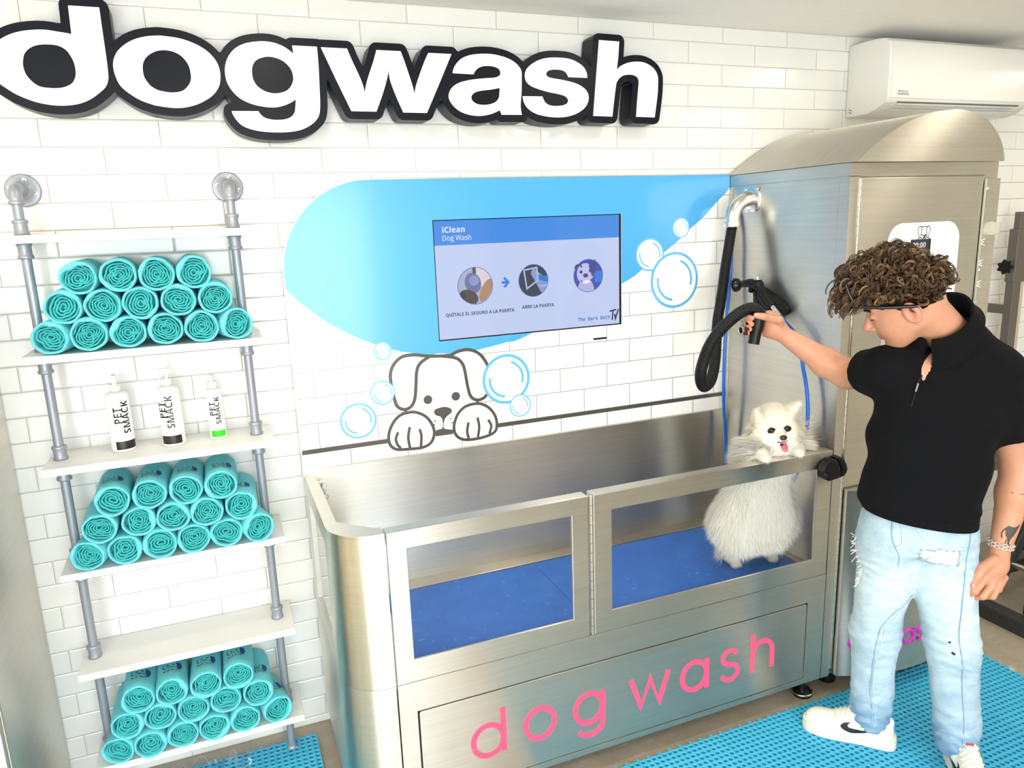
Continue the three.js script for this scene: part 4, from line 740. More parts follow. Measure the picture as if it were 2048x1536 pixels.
// ------------------------------------------------------------------ perforated floor mats of interlocking tiles
{
  const NC = 15, P = 0.0203, S = NC * P, TH = 0.013, r = 0.0068, seg = 10, pos = [], idx = [];
  const vtx = (x, y, z) => { pos.push(x, y, z); return pos.length / 3 - 1; };
  for (let i = 0; i < NC; i++) for (let j = 0; j < NC; j++) {
    const cx = (i + 0.5) * P, cz = (j + 0.5) * P, e = (i === 0 || j === 0 || i === NC - 1 || j === NC - 1) ? 0 : 0;
    const O = [], C = [], I = [], B = [];
    for (let k = 0; k < seg; k++) {
      const a = 2 * Math.PI * k / seg + Math.PI / seg * 0, c = Math.cos(a), s = Math.sin(a), m = P / 2 / Math.max(Math.abs(c), Math.abs(s));
      O.push(vtx(cx + c * m, TH, cz + s * m)); C.push(vtx(cx + c * (r + 0.0011), TH, cz + s * (r + 0.0011))); I.push(vtx(cx + c * r, TH - 0.0012, cz + s * r)); B.push(vtx(cx + c * r, 0, cz + s * r));
    }
    for (let k = 0; k < seg; k++) { const n = (k + 1) % seg; idx.push(O[k], C[n], C[k], O[k], O[n], C[n], C[k], I[n], I[k], C[k], C[n], I[n], I[k], B[n], B[k], I[k], I[n], B[n]); }
    for (let k = 0; k < 4; k++) { const a = Math.PI / 4 + k * Math.PI / 2, q = P / 2 / Math.cos(Math.PI / 4), A = vtx(cx + q * Math.cos(a), TH, cz + q * Math.sin(a)); // fill the square's corners
      const near = O.map((v, m) => [v, Math.hypot(pos[v * 3] - pos[A * 3], pos[v * 3 + 2] - pos[A * 3 + 2])]).sort((p, q2) => p[1] - q2[1]); idx.push(A, near[1][0], near[0][0]); }
    if ((i + j) % 1 === 0 && i < NC - 1 && j < NC - 1) { const x = (i + 1) * P, z = (j + 1) * P, t = vtx(x, TH + 0.0016, z), q = [[1, 0], [0, 1], [-1, 0], [0, -1]].map(([a, b]) => vtx(x + a * 0.002, TH, z + b * 0.002)); for (let k = 0; k < 4; k++) idx.push(t, q[(k + 1) % 4], q[k]); }
  }
  for (const [ax, az, bx, bz] of [[0, 0, S, 0], [S, 0, S, S], [S, S, 0, S], [0, S, 0, 0]]) { const a = vtx(ax, TH, az), b = vtx(bx, TH, bz), c = vtx(bx, 0, bz), d = vtx(ax, 0, az); idx.push(a, b, c, a, c, d); }
  let g = new THREE.BufferGeometry(); g.setAttribute('position', new THREE.Float32BufferAttribute(pos, 3)); g.setIndex(idx); g = toCreasedNormals(g, 0.6);
  const cyan = [0, 1, 2].map((k) => std({ color: lin(0.05 + 0.004 * k, 0.46 + 0.012 * k, 0.73 + 0.014 * k), roughness: 0.42, side: THREE.DoubleSide }));
  const tab = new THREE.CylinderGeometry(0.0062, 0.0062, TH, 10).translate(0, TH / 2, 0);
  function mat(label, x0, z0, nx, nz, sides) {
    const o = thing('floor_mat', label, 'floor mat', [x0, 0.001, z0], 'perforated turquoise floor mats');
    for (let i = 0; i < nx; i++) for (let j = 0; j < nz; j++) { const m = part('mat_tile', g, cyan[(i * 2 + j) % 3], o); m.position.set(i * (S + 0.0008), 0, j * (S + 0.0008)); }
    const W = nx * (S + 0.0008), D = nz * (S + 0.0008), tabs = [];
    for (let x = P; x < W; x += 2 * P) { if (sides.includes('b')) tabs.push(tab.clone().translate(x, 0, -0.005)); }
    for (let z = P; z < D; z += 2 * P) { if (sides.includes('r')) tabs.push(tab.clone().translate(W + 0.004, 0, z)); }
    part('edge_tabs', merge(tabs), cyan[1], o);
  }
  mat('turquoise perforated floor mat in front of the wash tub under the sneakers', 0.56, 0.655, 6, 2, 'br');
  mat('turquoise perforated floor mat under the towel shelf, left of the tub', -0.69, 0.078, 2, 3, 'b');
}

// ------------------------------------------------------------------ crumpled clear wrap on the floor under the shelf
{
  const g = new THREE.PlaneGeometry(0.20, 0.10, 40, 20).rotateX(-Math.PI / 2), p = g.attributes.position;
  for (let i = 0; i < p.count; i++) { const x = p.getX(i), z = p.getZ(i); p.setXYZ(i, x + 0.02 * (noise3(x * 30, z * 30, 4) - 0.5), 0.004 + 0.05 * Math.pow(Math.abs(noise3(x * 22 + 7, z * 22, 1) - 0.5) * 2, 1.1) + 0.02 * Math.abs(noise3(x * 60, z * 60, 2) - 0.5), z + 0.02 * (noise3(x * 30, z * 30, 9) - 0.5)); }
  g.computeVertexNormals();
  const o = single('plastic_wrap', g, phys({ color: lin(0.95, 0.96, 0.97), transmission: 1, roughness: 0.06, thickness: 0, side: THREE.DoubleSide }), 'crumpled clear plastic wrap on the floor under the lowest shelf', 'plastic wrap');
  o.position.set(-0.40, 0.016, 0.14);
}

// ------------------------------------------------------------------ equipment at the right: wall upright and floor frame
{
  const bronze = std({ color: lin(0.16, 0.145, 0.125), metalness: 0.7, roughness: 0.4 }), pale = std({ color: lin(0.62, 0.57, 0.45), metalness: 0.6, roughness: 0.4 });
  const o = thing('clamp_upright', 'bronze square upright with black star knob standing off the tiled wall', 'upright', [3.19, 0, 0.12]);
  part('outer_tube', rbox(-0.024, 0.024, 0.47, 1.50, -0.02, 0.02, 0.002), bronze, o);
  part('inner_tube', rbox(-0.018, 0.018, 1.50, 1.695, -0.015, 0.015, 0.002), bronze, o);
  part('side_strip', rbox(0.024, 0.05, 0.47, 1.58, -0.016, 0.016, 0.002), pale, o);
  part('clamp_sleeve', rbox(-0.032, 0.056, 1.38, 1.62, -0.0225, 0.0225, 0.003), bronze, o);
  for (const y of [0.62, 1.25]) part('wall_bracket', box(-0.015, 0.015, y - 0.02, y + 0.02, -0.118, -0.018), bronze, o);
  const lob = []; for (let i = 0; i < 64; i++) { const a = 2 * Math.PI * i / 64, q = 0.030 + 0.0045 * Math.cos(7 * a); lob.push([q * Math.cos(a), q * Math.sin(a)]); }
  const kn = part('star_knob', extZ(lob, -0.010, 0.010, [], 0.003), M.black, o); kn.rotation.y = -1.2; kn.position.set(-0.078, 1.452, 0.01);
  part('knob_stem', bar(V(-0.07, 1.452, 0.008), V(-0.03, 1.452, 0), 0.0075), M.chrome, kn.parent);
  const dark = std({ color: lin(0.045, 0.047, 0.045), metalness: 0.4, roughness: 0.45 });
  const f = thing('floor_frame', 'dark grey steel floor frame of square tubes behind the person', 'equipment frame');
  part('side_beam', rbox(2.66, 2.73, 0.0, 0.062, 0.16, 1.15, 0.004), dark, f);
  part('side_beam', rbox(3.35, 3.42, 0.0, 0.062, 0.16, 1.15, 0.004), dark, f);
  part('cross_beam', rbox(2.73, 3.35, 0.06, 0.12, 0.30, 0.36, 0.004), dark, f);
  part('cross_beam', rbox(2.73, 3.35, 0.06, 0.12, 0.62, 0.68, 0.004), dark, f);
  const lean = (a, b, w) => { const d = V(...b).sub(V(...a)), g = new RoundedBoxGeometry(w, d.length(), w, 2, 0.004); g.applyQuaternion(new THREE.Quaternion().setFromUnitVectors(V(0, 1, 0), d.normalize())); return put(g, (a[0] + b[0]) / 2, (a[1] + b[1]) / 2, (a[2] + b[2]) / 2); };
  part('strut', lean([2.90, 0.11, 0.40], [3.22, 0.62, 0.40], 0.05), dark, f); part('strut', lean([2.90, 0.11, 0.60], [3.22, 0.62, 0.60], 0.05), dark, f);
  part('platform', rbox(3.0, 3.6, 0.62, 0.66, 0.25, 0.85, 0.008), dark, f);
  part('axle', bar(V(2.93, 0.16, 0.36), V(2.93, 0.16, 0.66), 0.012), M.chrome, f);
  part('castor', merge([put(cyl(0.03, 0.024, 20).rotateX(Math.PI / 2), 2.80, 0.15, 0.29), bar(V(2.80, 0.15, 0.28), V(2.80, 0.10, 0.30), 0.01)]), M.blackRubber, f);
}

// ------------------------------------------------------------------ dryer hose with its nozzle, and the water sprayer
{
  const hp = [[1.568, 1.69, 0.155], [1.556, 1.62, 0.155], [1.537, 1.528, 0.16], [1.521, 1.465, 0.17], [1.496, 1.403, 0.19], [1.472, 1.358, 0.21], [1.453, 1.313, 0.23], [1.429, 1.27, 0.26], [1.404, 1.229, 0.29], [1.367, 1.192, 0.33], [1.316, 1.168, 0.38], [1.254, 1.168, 0.43], [1.212, 1.203, 0.47], [1.191, 1.243, 0.5], [1.191, 1.292, 0.52], [1.198, 1.337, 0.54], [1.219, 1.376, 0.555], [1.25, 1.411, 0.57], [1.285, 1.435, 0.58], [1.313, 1.442, 0.59], [1.331, 1.428, 0.6], [1.330, 1.412, 0.6]];
  const curve = new THREE.CatmullRomCurve3(hp.map((p) => V(...p)), false, 'centripetal'), len = curve.getLength(), ribs = Math.round(len / 0.0062), N = ribs * 4, SEG = 16;
  const fr = curve.computeFrenetFrames(N, false), pos = [], uv = [], idx = [];
  for (let i = 0; i <= N; i++) {
    const c = curve.getPointAt(i / N), rad = 0.0172 + 0.0022 * [0, 0.8, 1, 0.8][i % 4];
    for (let k = 0; k <= SEG; k++) { const a = 2 * Math.PI * k / SEG, q = c.clone().addScaledVector(fr.normals[i], Math.cos(a) * rad).addScaledVector(fr.binormals[i], Math.sin(a) * rad); pos.push(q.x, q.y, q.z); uv.push(k / SEG, i / N); }
  }
  for (let i = 0; i < N; i++) for (let k = 0; k < SEG; k++) { const A = i * (SEG + 1) + k, B = A + SEG + 1; idx.push(A, B, B + 1, A, B + 1, A + 1); }
  const g = new THREE.BufferGeometry(); g.setAttribute('position', new THREE.Float32BufferAttribute(pos, 3)); g.setAttribute('uv', new THREE.Float32BufferAttribute(uv, 2)); g.setIndex(idx); g.computeVertexNormals();
  const hose = thing('dryer_hose', 'black corrugated dryer hose looping from the steel elbow to the hand', 'hose');
  part('corrugated_tube', g, M.blackRubber, hose);
  const a = V(1.3315, 1.428, 0.6), b = V(1.3125, 1.331, 0.6), d = b.clone().sub(a), noz = lathe([[0.0215, 0], [0.0225, 0.004], [0.0225, 0.018], [0.0215, 0.032], [0.0222, 0.038], [0.0216, 0.05], [0.0180, 0.064], [0.0178, 0.0985], [0.0155, 0.099], [0.0152, 0.05], [0, 0.045]], 30);
  noz.applyQuaternion(new THREE.Quaternion().setFromUnitVectors(V(0, 1, 0), d.normalize())); put(noz, a.x, a.y, a.z);
  part('nozzle', noz, M.black, hose, 'black plastic air nozzle');

  const sp = thing('water_sprayer', 'black shower gun on its wall holder with a blue water hose', 'sprayer');
  const head = lathe([[0, 0], [0.024, 0], [0.0262, 0.003], [0.0265, 0.011], [0.0225, 0.021], [0.014, 0.028], [0.0115, 0.034], [0, 0.034]], 30);
  const hd = V(-0.45, -0.15, -0.88).normalize();
  head.applyQuaternion(new THREE.Quaternion().setFromUnitVectors(V(0, 1, 0), hd.clone().negate()));
  part('spray_head', put(head, 1.588 + hd.x * 0.006, 1.469 + hd.y * 0.006, 0.157 + hd.z * 0.006), M.blackGloss, sp);
  const gm = [];
  gm.push(bar(V(1.594, 1.474, 0.180), V(1.598, 1.480, 0.225), 0.0115, 18, 0.0155));
  gm.push(bar(V(1.598, 1.480, 0.222), V(1.602, 1.478, 0.272), 0.0165, 18, 0.0195), put(new THREE.SphereGeometry(0.0205, 18, 12), 1.602, 1.475, 0.268));
  gm.push(bar(V(1.60, 1.472, 0.24), V(1.598, 1.448, 0.232), 0.013, 14, 0.009));
  gm.push(bar(V(1.602, 1.470, 0.272), V(1.598, 1.405, 0.352), 0.0165, 18, 0.0125));
  part('gun_body', merge(gm), M.black, sp);
  part('trim_knob', merge([put(lathe([[0.010, 0], [0.0135, 0.001], [0.0135, 0.004], [0.0105, 0.005]], 20), 1.598, 1.494, 0.268), put(cyl(0.007, 0.01, 16), 1.598, 1.500, 0.268)]), M.chrome, sp);
  part('trigger_lever', tube([[1.592, 1.452, 0.262], [1.587, 1.425, 0.275], [1.588, 1.395, 0.315], [1.592, 1.378, 0.35]], 0.0062, 20, 8), M.black, sp);
  part('holder', extX([[0.236, 1.470], [0.262, 1.462], [0.309, 1.444], [0.351, 1.424], [0.382, 1.396], [0.376, 1.374], [0.336, 1.352], [0.284, 1.374], [0.236, 1.404]], 1.606, 1.650, [], 0.004), M.black, sp);
  part('connector', merge([bar(V(1.598, 1.410, 0.346), V(1.598, 1.392, 0.368), 0.0098, 6), bar(V(1.598, 1.394, 0.366), V(1.598, 1.391, 0.369), 0.0085, 16), bar(V(1.598, 1.391, 0.369), V(1.598, 1.374, 0.390), 0.0105, 6)]), M.chrome, sp);
  const blue = phys({ color: lin(0.004, 0.135, 0.62), roughness: 0.28 });
  const hose2 = [[1.598, 1.376, 0.387], [1.60, 1.340, 0.432], [1.606, 1.309, 0.468], [1.612, 1.268, 0.486], [1.616, 1.208, 0.494], [1.616, 1.149, 0.513], [1.615, 1.079, 0.527], [1.612, 0.972, 0.530], [1.60, 0.85, 0.515], [1.585, 0.72, 0.46], [1.575, 0.62, 0.36], [1.585, 0.60, 0.22], [1.602, 0.66, 0.13], [1.612, 0.76, 0.10], [1.616, 0.836, 0.092], [1.604, 0.986, 0.088], [1.600, 1.107, 0.088], [1.602, 1.248, 0.088], [1.612, 1.42, 0.088], [1.620, 1.52, 0.088], [1.622, 1.621, 0.088], [1.632, 1.70, 0.086], [1.648, 1.755, 0.085]];
  part('water_hose', tube(hose2, 0.0066, 220, 12), blue, sp, 'glossy blue hose');
  const sc = new THREE.CatmullRomCurve3(hose2.slice(0, 4).map((p) => V(...p)), false, 'centripetal'), rings = [sc];
  const rg = []; for (let i = 0; i < 9; i++) { const t = 0.24 + i * 0.062, c = sc.getPoint(t), tn = sc.getTangent(t), q = new THREE.Quaternion().setFromUnitVectors(V(0, 0, 1), tn); rg.push(put(new THREE.TorusGeometry(0.0088, 0.0026, 8, 18).applyQuaternion(q), c.x, c.y, c.z)); }
  rg.push(bar(V(1.598, 1.378, 0.385), V(1.6, 1.345, 0.426), 0.0092, 16, 0.0085));
  part('strain_relief', merge(rg), blue, sp);
}

// ------------------------------------------------------------------ distance-field modelling for the figure and the dog
const clamp01 = (t) => (t < 0 ? 0 : t > 1 ? 1 : t);
function cap(x, y, z, a, b, ra, rb) {
  const bx = b[0] - a[0], by = b[1] - a[1], bz = b[2] - a[2], px = x - a[0], py = y - a[1], pz = z - a[2];
  const h = clamp01((px * bx + py * by + pz * bz) / (bx * bx + by * by + bz * bz));
  return Math.hypot(px - bx * h, py - by * h, pz - bz * h) - (ra + (rb - ra) * h);
}
function ell(x, y, z, c, r) {
  const px = x - c[0], py = y - c[1], pz = z - c[2], k0 = Math.hypot(px / r[0], py / r[1], pz / r[2]), k1 = Math.hypot(px / r[0] ** 2, py / r[1] ** 2, pz / r[2] ** 2);
  return k1 < 1e-9 ? -Math.min(...r) : k0 * (k0 - 1) / k1;
}
const smin = (a, b, k) => { const h = clamp01(0.5 + 0.5 * (b - a) / k); return b + (a - b) * h - k * h * (1 - h); };
const smax = (a, b, k) => -smin(-a, -b, k);
function sdfMesh(f, lo, hi, cell, col) {       // naive surface nets
  const n = [0, 1, 2].map((k) => Math.ceil((hi[k] - lo[k]) / cell) + 1), [nx, ny, nz] = n, F = new Float32Array(nx * ny * nz);
  for (let k = 0, q = 0; k < nz; k++) for (let j = 0; j < ny; j++) for (let i = 0; i < nx; i++, q++) F[q] = f(lo[0] + i * cell, lo[1] + j * cell, lo[2] + k * cell);
  const id = new Int32Array(nx * ny * nz).fill(-1), pos = [], at = (i, j, k) => (k * ny + j) * nx + i, off = [0, 1, nx, nx + 1, nx * ny, nx * ny + 1, nx * ny + nx, nx * ny + nx + 1];
  const E = [[0, 1], [2, 3], [4, 5], [6, 7], [0, 2], [1, 3], [4, 6], [5, 7], [0, 4], [1, 5], [2, 6], [3, 7]];
  for (let k = 0; k < nz - 1; k++) for (let j = 0; j < ny - 1; j++) for (let i = 0; i < nx - 1; i++) {
    const q = at(i, j, k); let m = 0; for (let c = 0; c < 8; c++) if (F[q + off[c]] < 0) m |= 1 << c;
    if (m === 0 || m === 255) continue;
    let sx = 0, sy = 0, sz = 0, cnt = 0;
    for (const [a, b] of E) { if (((m >> a) & 1) === ((m >> b) & 1)) continue; const fa = F[q + off[a]], fb = F[q + off[b]], t = fa / (fa - fb); sx += (a & 1) + t * ((b & 1) - (a & 1)); sy += ((a >> 1) & 1) + t * (((b >> 1) & 1) - ((a >> 1) & 1)); sz += (a >> 2) + t * ((b >> 2) - (a >> 2)); cnt++; }
    id[q] = pos.length / 3; pos.push(lo[0] + (i + sx / cnt) * cell, lo[1] + (j + sy / cnt) * cell, lo[2] + (k + sz / cnt) * cell);
  }
  const idx = [], quad = (a, b, c, d, flip) => { if (a < 0 || b < 0 || c < 0 || d < 0) return; flip ? idx.push(a, c, b, a, d, c) : idx.push(a, b, c, a, c, d); };
  for (let k = 1; k < nz - 1; k++) for (let j = 1; j < ny - 1; j++) for (let i = 1; i < nx - 1; i++) {
    const q = at(i, j, k), s = F[q] < 0;
    if (s !== F[q + 1] < 0) quad(id[at(i, j - 1, k - 1)], id[at(i, j, k - 1)], id[q], id[at(i, j - 1, k)], !s);
    if (s !== F[q + nx] < 0) quad(id[at(i - 1, j, k - 1)], id[at(i - 1, j, k)], id[q], id[at(i, j, k - 1)], !s);
    if (s !== F[q + nx * ny] < 0) quad(id[at(i - 1, j - 1, k)], id[at(i, j - 1, k)], id[q], id[at(i - 1, j, k)], !s);
  }
  const g = new THREE.BufferGeometry(); g.setAttribute('position', new THREE.Float32BufferAttribute(pos, 3)); g.setIndex(idx); g.computeVertexNormals();
  if (col) { const c = new Float32Array(pos.length), nn = g.attributes.normal; for (let i = 0; i < pos.length / 3; i++) { const r = col(pos[i * 3], pos[i * 3 + 1], pos[i * 3 + 2], nn.getX(i), nn.getY(i), nn.getZ(i)); c[i * 3] = r[0]; c[i * 3 + 1] = r[1]; c[i * 3 + 2] = r[2]; } g.setAttribute('color', new THREE.BufferAttribute(c, 3)); }
  return g;
}
function onto(f, p, lift = 0, n = 8) {         // nearest point of the surface, lifted a little
  let [x, y, z] = p; const e = 1e-3; let g = [0, 1, 0];
  for (let i = 0; i < n; i++) { const d = f(x, y, z); g = [f(x + e, y, z) - f(x - e, y, z), f(x, y + e, z) - f(x, y - e, z), f(x, y, z + e) - f(x, y, z - e)]; const l = Math.hypot(...g) || 1; g = g.map((v) => v / l); const s = d * 0.8; x -= g[0] * s; y -= g[1] * s; z -= g[2] * s; }
  return [x + g[0] * lift, y + g[1] * lift, z + g[2] * lift];
}
const surfTube = (f, pts, r, lift, n = 40) => { const c = new THREE.CatmullRomCurve3(pts.map((p) => V(...p)), false, 'centripetal').getPoints(n).map((p) => V(...onto(f, [p.x, p.y, p.z], lift))); return new THREE.TubeGeometry(new THREE.CatmullRomCurve3(c, false, 'centripetal'), n * 2, r, 5); };
const lerp = (a, b, t) => a + (b - a) * t;
function table(rows, y) { if (y <= rows[0][0]) return rows[0].slice(1); for (let i = 0; i < rows.length - 1; i++) if (y <= rows[i + 1][0]) { const t = smooth01((y - rows[i][0]) / (rows[i + 1][0] - rows[i][0])); return rows[i].slice(1).map((v, k) => lerp(v, rows[i + 1][k + 1], t)); } return rows[rows.length - 1].slice(1); }

// ------------------------------------------------------------------ the person drying the dog
{
  const person = thing('person', 'person in black polo shirt and light ripped jeans holding the dryer nozzle over the dog', 'person');
  // joints
  const nb = [1.640, 1.385, 1.0], shR = [1.494, 1.284, 0.942], elR = [1.548, 1.235, 0.752], wrR = [1.412, 1.354, 0.622], shL = [1.742, 1.272, 1.082], elL = [1.850, 0.990, 1.105], wrL = [1.795, 0.756, 1.115];
  const H0 = [1.509, 1.485, 0.967], HS = [-0.713, -0.209, 0.670], HU = [-0.462, 0.858, -0.224], HF = [-0.528, -0.468, -0.708];
  const fromHead = (s, u, f) => [0, 1, 2].map((k) => H0[k] + HS[k] * s + HU[k] * u + HF[k] * f);
  const toHead = (x, y, z) => { const d = [x - H0[0], y - H0[1], z - H0[2]], dot = (a) => a[0] * d[0] + a[1] * d[1] + a[2] * d[2]; return [dot(HS), dot(HU), dot(HF)]; };

  // ---- skin
  const headF = (x, y, z) => {
    const [s, u, f] = toHead(x, y, z), m = Math.abs(s);
    let d = ell(s, u, f, [0, 0.024, -0.012], [0.075, 0.096, 0.094]);
    d = smin(d, ell(s, u, f, [0, -0.038, 0.036], [0.060, 0.080, 0.060]), 0.03);
    d = smin(d, cap(m, u, f, [0.048, -0.058, 0.002], [0.012, -0.104, 0.066], 0.020, 0.020), 0.022);
    d = smin(d, cap(s, u, f, [0, 0.006, 0.088], [0, -0.034, 0.112], 0.008, 0.0125), 0.010);
    d = smin(d, ell(m, u, f, [0.012, -0.040, 0.100], [0.008, 0.007, 0.010]), 0.006);
    d = smin(d, cap(m, u, f, [0, 0.022, 0.086], [0.042, 0.022, 0.070], 0.010, 0.009), 0.012);
    d = smax(d, -ell(m, u, f, [0.031, 0.003, 0.097], [0.017, 0.011, 0.016]), 0.010);
    d = smin(d, ell(m, u, f, [0.031, 0.002, 0.080], [0.0145, 0.0105, 0.011]), 0.004);
    d = smin(d, cap(m, u, f, [0, -0.062, 0.094], [0.019, -0.064, 0.083], 0.0072, 0.004), 0.005);
    d = smin(d, cap(m, u, f, [0, -0.074, 0.092], [0.017, -0.072, 0.083], 0.0076, 0.004), 0.005);
    d = smin(d, ell(s, u, f, [0, -0.103, 0.080], [0.018, 0.014, 0.014]), 0.012);
    // ears
    const eu = u + 0.018 - 0.25 * (f + 0.012) * 0, ef = f + 0.012, es = m - 0.078 - 0.25 * -ef;
    let e = ell(es, eu, ef, [0.002, 0, 0], [0.0075, 0.033, 0.0215]);
    e = smax(e, -ell(es, eu, ef, [0.010, 0.002, 0.003], [0.009, 0.021, 0.0115]), 0.005);
    d = smin(d, e, 0.006);
    return smin(d, cap(x, y, z, fromHead(0, -0.045, -0.035), nb, 0.054, 0.060), 0.03);
  };
  // right hand closed round the nozzle
  const ax0 = [1.3315, 1.428, 0.6], axd = [-0.192, -0.981, 0], ex = [0.981, -0.192, 0];
  const grip = (t, deg, r) => { const c = Math.cos(deg * Math.PI / 180), s = Math.sin(deg * Math.PI / 180); return [ax0[0] + axd[0] * t + ex[0] * c * r, ax0[1] + axd[1] * t + ex[1] * c * r, ax0[2] + s * r]; };
  const fingersR = [0.016, 0.034, 0.051, 0.066].map((t, i) => { const r = 0.0315, k = [1, 1.03, 1, 0.95][i]; return [[1.376 - i * 0.002, 1.410 - i * 0.0165, 0.590 - i * 0.001], grip(t, -42, r + 0.004), grip(t + 0.001, -92, r), grip(t + 0.002, -135, r), grip(t + 0.003, -168 * k, r - 0.0005), grip(t + 0.004, -192 * k, r - 0.001)]; });
  const thumbR = [[1.392, 1.385, 0.628], [1.376, 1.406, 0.640], grip(0.013, 62, 0.034), grip(0.010, 105, 0.0325), grip(0.010, 140, 0.0315)];
  const handR = (x, y, z) => {
    let d = smin(ell(x, y, z, [1.383, 1.385, 0.603], [0.030, 0.040, 0.024]), cap(x, y, z, [1.392, 1.375, 0.610], wrR, 0.030, 0.027), 0.02);
    d = smin(d, cap(x, y, z, [1.374, 1.414, 0.592], [1.370, 1.362, 0.588], 0.017, 0.014), 0.015);
    fingersR.forEach((c, i) => { const w = [0.0098, 0.0100, 0.0096, 0.0086][i]; let q = 1; for (let k = 0; k < c.length - 1; k++) q = smin(q, cap(x, y, z, c[k], c[k + 1], w - k * 0.0004, w - (k + 1) * 0.0004), 0.003); d = smin(d, q, 0.004); });
    let q = 1; for (let k = 0; k < 4; k++) q = smin(q, cap(x, y, z, thumbR[k], thumbR[k + 1], 0.0125 - k * 0.0008, 0.0120 - k * 0.0008), 0.004);
    return smin(d, q, 0.006);
  };
  // left hand hanging, loosely curled
  const FL = [[[1.723, 0.676, 1.125], [1.696, 0.647, 1.123], [1.697, 0.625, 1.103]], [[1.743, 0.662, 1.138], [1.717, 0.631, 1.133], [1.720, 0.614, 1.105]], [[1.772, 0.661, 1.140], [1.751, 0.626, 1.138], [1.747, 0.612, 1.108]], [[1.797, 0.672, 1.134], [1.780, 0.638, 1.134], [1.773, 0.622, 1.108]]];
  const TL = [[1.752, 0.735, 1.130], [1.716, 0.716, 1.124], [1.702, 0.692, 1.121], [1.690, 0.664, 1.116]];
  const handL = (x, y, z) => {
    let d = smin(cap(x, y, z, wrL, [1.775, 0.715, 1.125], 0.027, 0.030), ell(x, y, z, [1.762, 0.696, 1.126], [0.042, 0.038, 0.021]), 0.02);
    FL.forEach((c, i) => { const w = [0.0108, 0.0108, 0.0104, 0.0094][i]; d = smin(d, smin(cap(x, y, z, [(c[0][0] + 1.765) / 2, (c[0][1] + 0.70) / 2, (c[0][2] + 1.125) / 2], c[0], w + 0.003, w + 0.0015), smin(cap(x, y, z, c[0], c[1], w + 0.001, w), cap(x, y, z, c[1], c[2], w, w - 0.0015), 0.003), 0.004), 0.0045); });
    for (let k = 0; k < 3; k++) d = smin(d, cap(x, y, z, TL[k], TL[k + 1], 0.0155 - k * 0.0015, 0.0140 - k * 0.0016), 0.008);
    return d;
  };
  const armR = (x, y, z) => { const m = [lerp(elR[0], wrR[0], 0.32), lerp(elR[1], wrR[1], 0.32) - 0.004, lerp(elR[2], wrR[2], 0.32)]; return smin(smin(cap(x, y, z, shR, elR, 0.050, 0.041), cap(x, y, z, elR, m, 0.039, 0.0445), 0.03), cap(x, y, z, m, wrR, 0.043, 0.0262), 0.02); };
  const armL = (x, y, z) => { const m = [lerp(elL[0], wrL[0], 0.3), lerp(elL[1], wrL[1], 0.3), lerp(elL[2], wrL[2], 0.3) + 0.004]; return smin(smin(cap(x, y, z, shL, elL, 0.052, 0.042), cap(x, y, z, elL, m, 0.041, 0.047), 0.03), cap(x, y, z, m, wrL, 0.045, 0.0275), 0.02); };
  const core = (x, y, z) => smin(smin(cap(x, y, z, [1.616, 0.84, 0.98], [1.63, 1.25, 1.0], 0.09, 0.085), cap(x, y, z, shR, shL, 0.05, 0.05), 0.05), smin(smin(cap(x, y, z, [1.565, 0.80, 0.935], [1.584, 0.417, 0.89], 0.05, 0.045), cap(x, y, z, [1.584, 0.417, 0.89], [1.61, 0.10, 0.873], 0.045, 0.033), 0.02), smin(cap(x, y, z, [1.675, 0.80, 1.02], [1.735, 0.418, 1.04], 0.05, 0.045), cap(x, y, z, [1.735, 0.418, 1.04], [1.759, 0.11, 1.074], 0.045, 0.033), 0.02), 0.03), 0.04);
  const skinTone = (x, y, z) => { const k = noise3(x * 60, y * 60, z * 60) * 0.5 + noise3(x * 200, y * 200, z * 200) * 0.5 - 0.5; return [0.62 + 0.05 * k, 0.305 + 0.04 * k, 0.195 + 0.03 * k]; };
  const lipsEars = (x, y, z) => { const c = skinTone(x, y, z), [s, u, f] = toHead(x, y, z); const lip = Math.exp(-(((u + 0.067) / 0.009) ** 2)) * (f > 0.08 && Math.abs(s) < 0.024 ? 1 : 0), ear = Math.abs(s) > 0.073 ? 0.6 : 0, nose = f > 0.105 ? 0.5 : 0, stub = smooth01((-u - 0.05) / 0.04) * (f > 0.0 ? 1 : 0) * (noise3(x * 420, y * 420, z * 420) > 0.6 ? 0.10 : 0.0), k = Math.max(lip, ear, nose); return [lerp(c[0], 0.62, k) * (1 - stub), lerp(c[1], 0.24, k) * (1 - stub), lerp(c[2], 0.19, k) * (1 - stub)]; };
  const handTone = (x, y, z) => { const c = skinTone(x, y, z); return [c[0] * 1.02, c[1] * 0.93, c[2] * 0.92]; };
  const skinG = mergeGeometries([
    sdfMesh(core, [1.35, 0.06, 0.74], [1.95, 1.44, 1.25], 0.014, skinTone),
    sdfMesh(armR, [1.36, 1.16, 0.57], [1.62, 1.40, 1.03], 0.005, skinTone),
    sdfMesh(armL, [1.66, 0.70, 1.02], [1.93, 1.34, 1.19], 0.006, skinTone),
    sdfMesh(handR, [1.285, 1.325, 0.545], [1.45, 1.46, 0.665], 0.0024, handTone),
    sdfMesh(handL, [1.665, 0.585, 1.075], [1.835, 0.79, 1.18], 0.003, handTone),
    sdfMesh(headF, [1.33, 1.30, 0.82], [1.74, 1.63, 1.12], 0.0038, lipsEars),
  ], false);
  const skin = phys({ vertexColors: true, roughness: 0.48, sheen: 0.2, sheenRoughness: 0.5, bumpMap: null });
  const body = part('body', skinG, skin, person, 'light tanned skin');
  // eyes under lowered lids
  for (const s of [-1, 1]) part('eye', put(new THREE.SphereGeometry(0.0095, 16, 12), ...fromHead(s * 0.031, 0.000, 0.0785)), phys({ color: lin(0.7, 0.68, 0.65), roughness: 0.15 }), body);
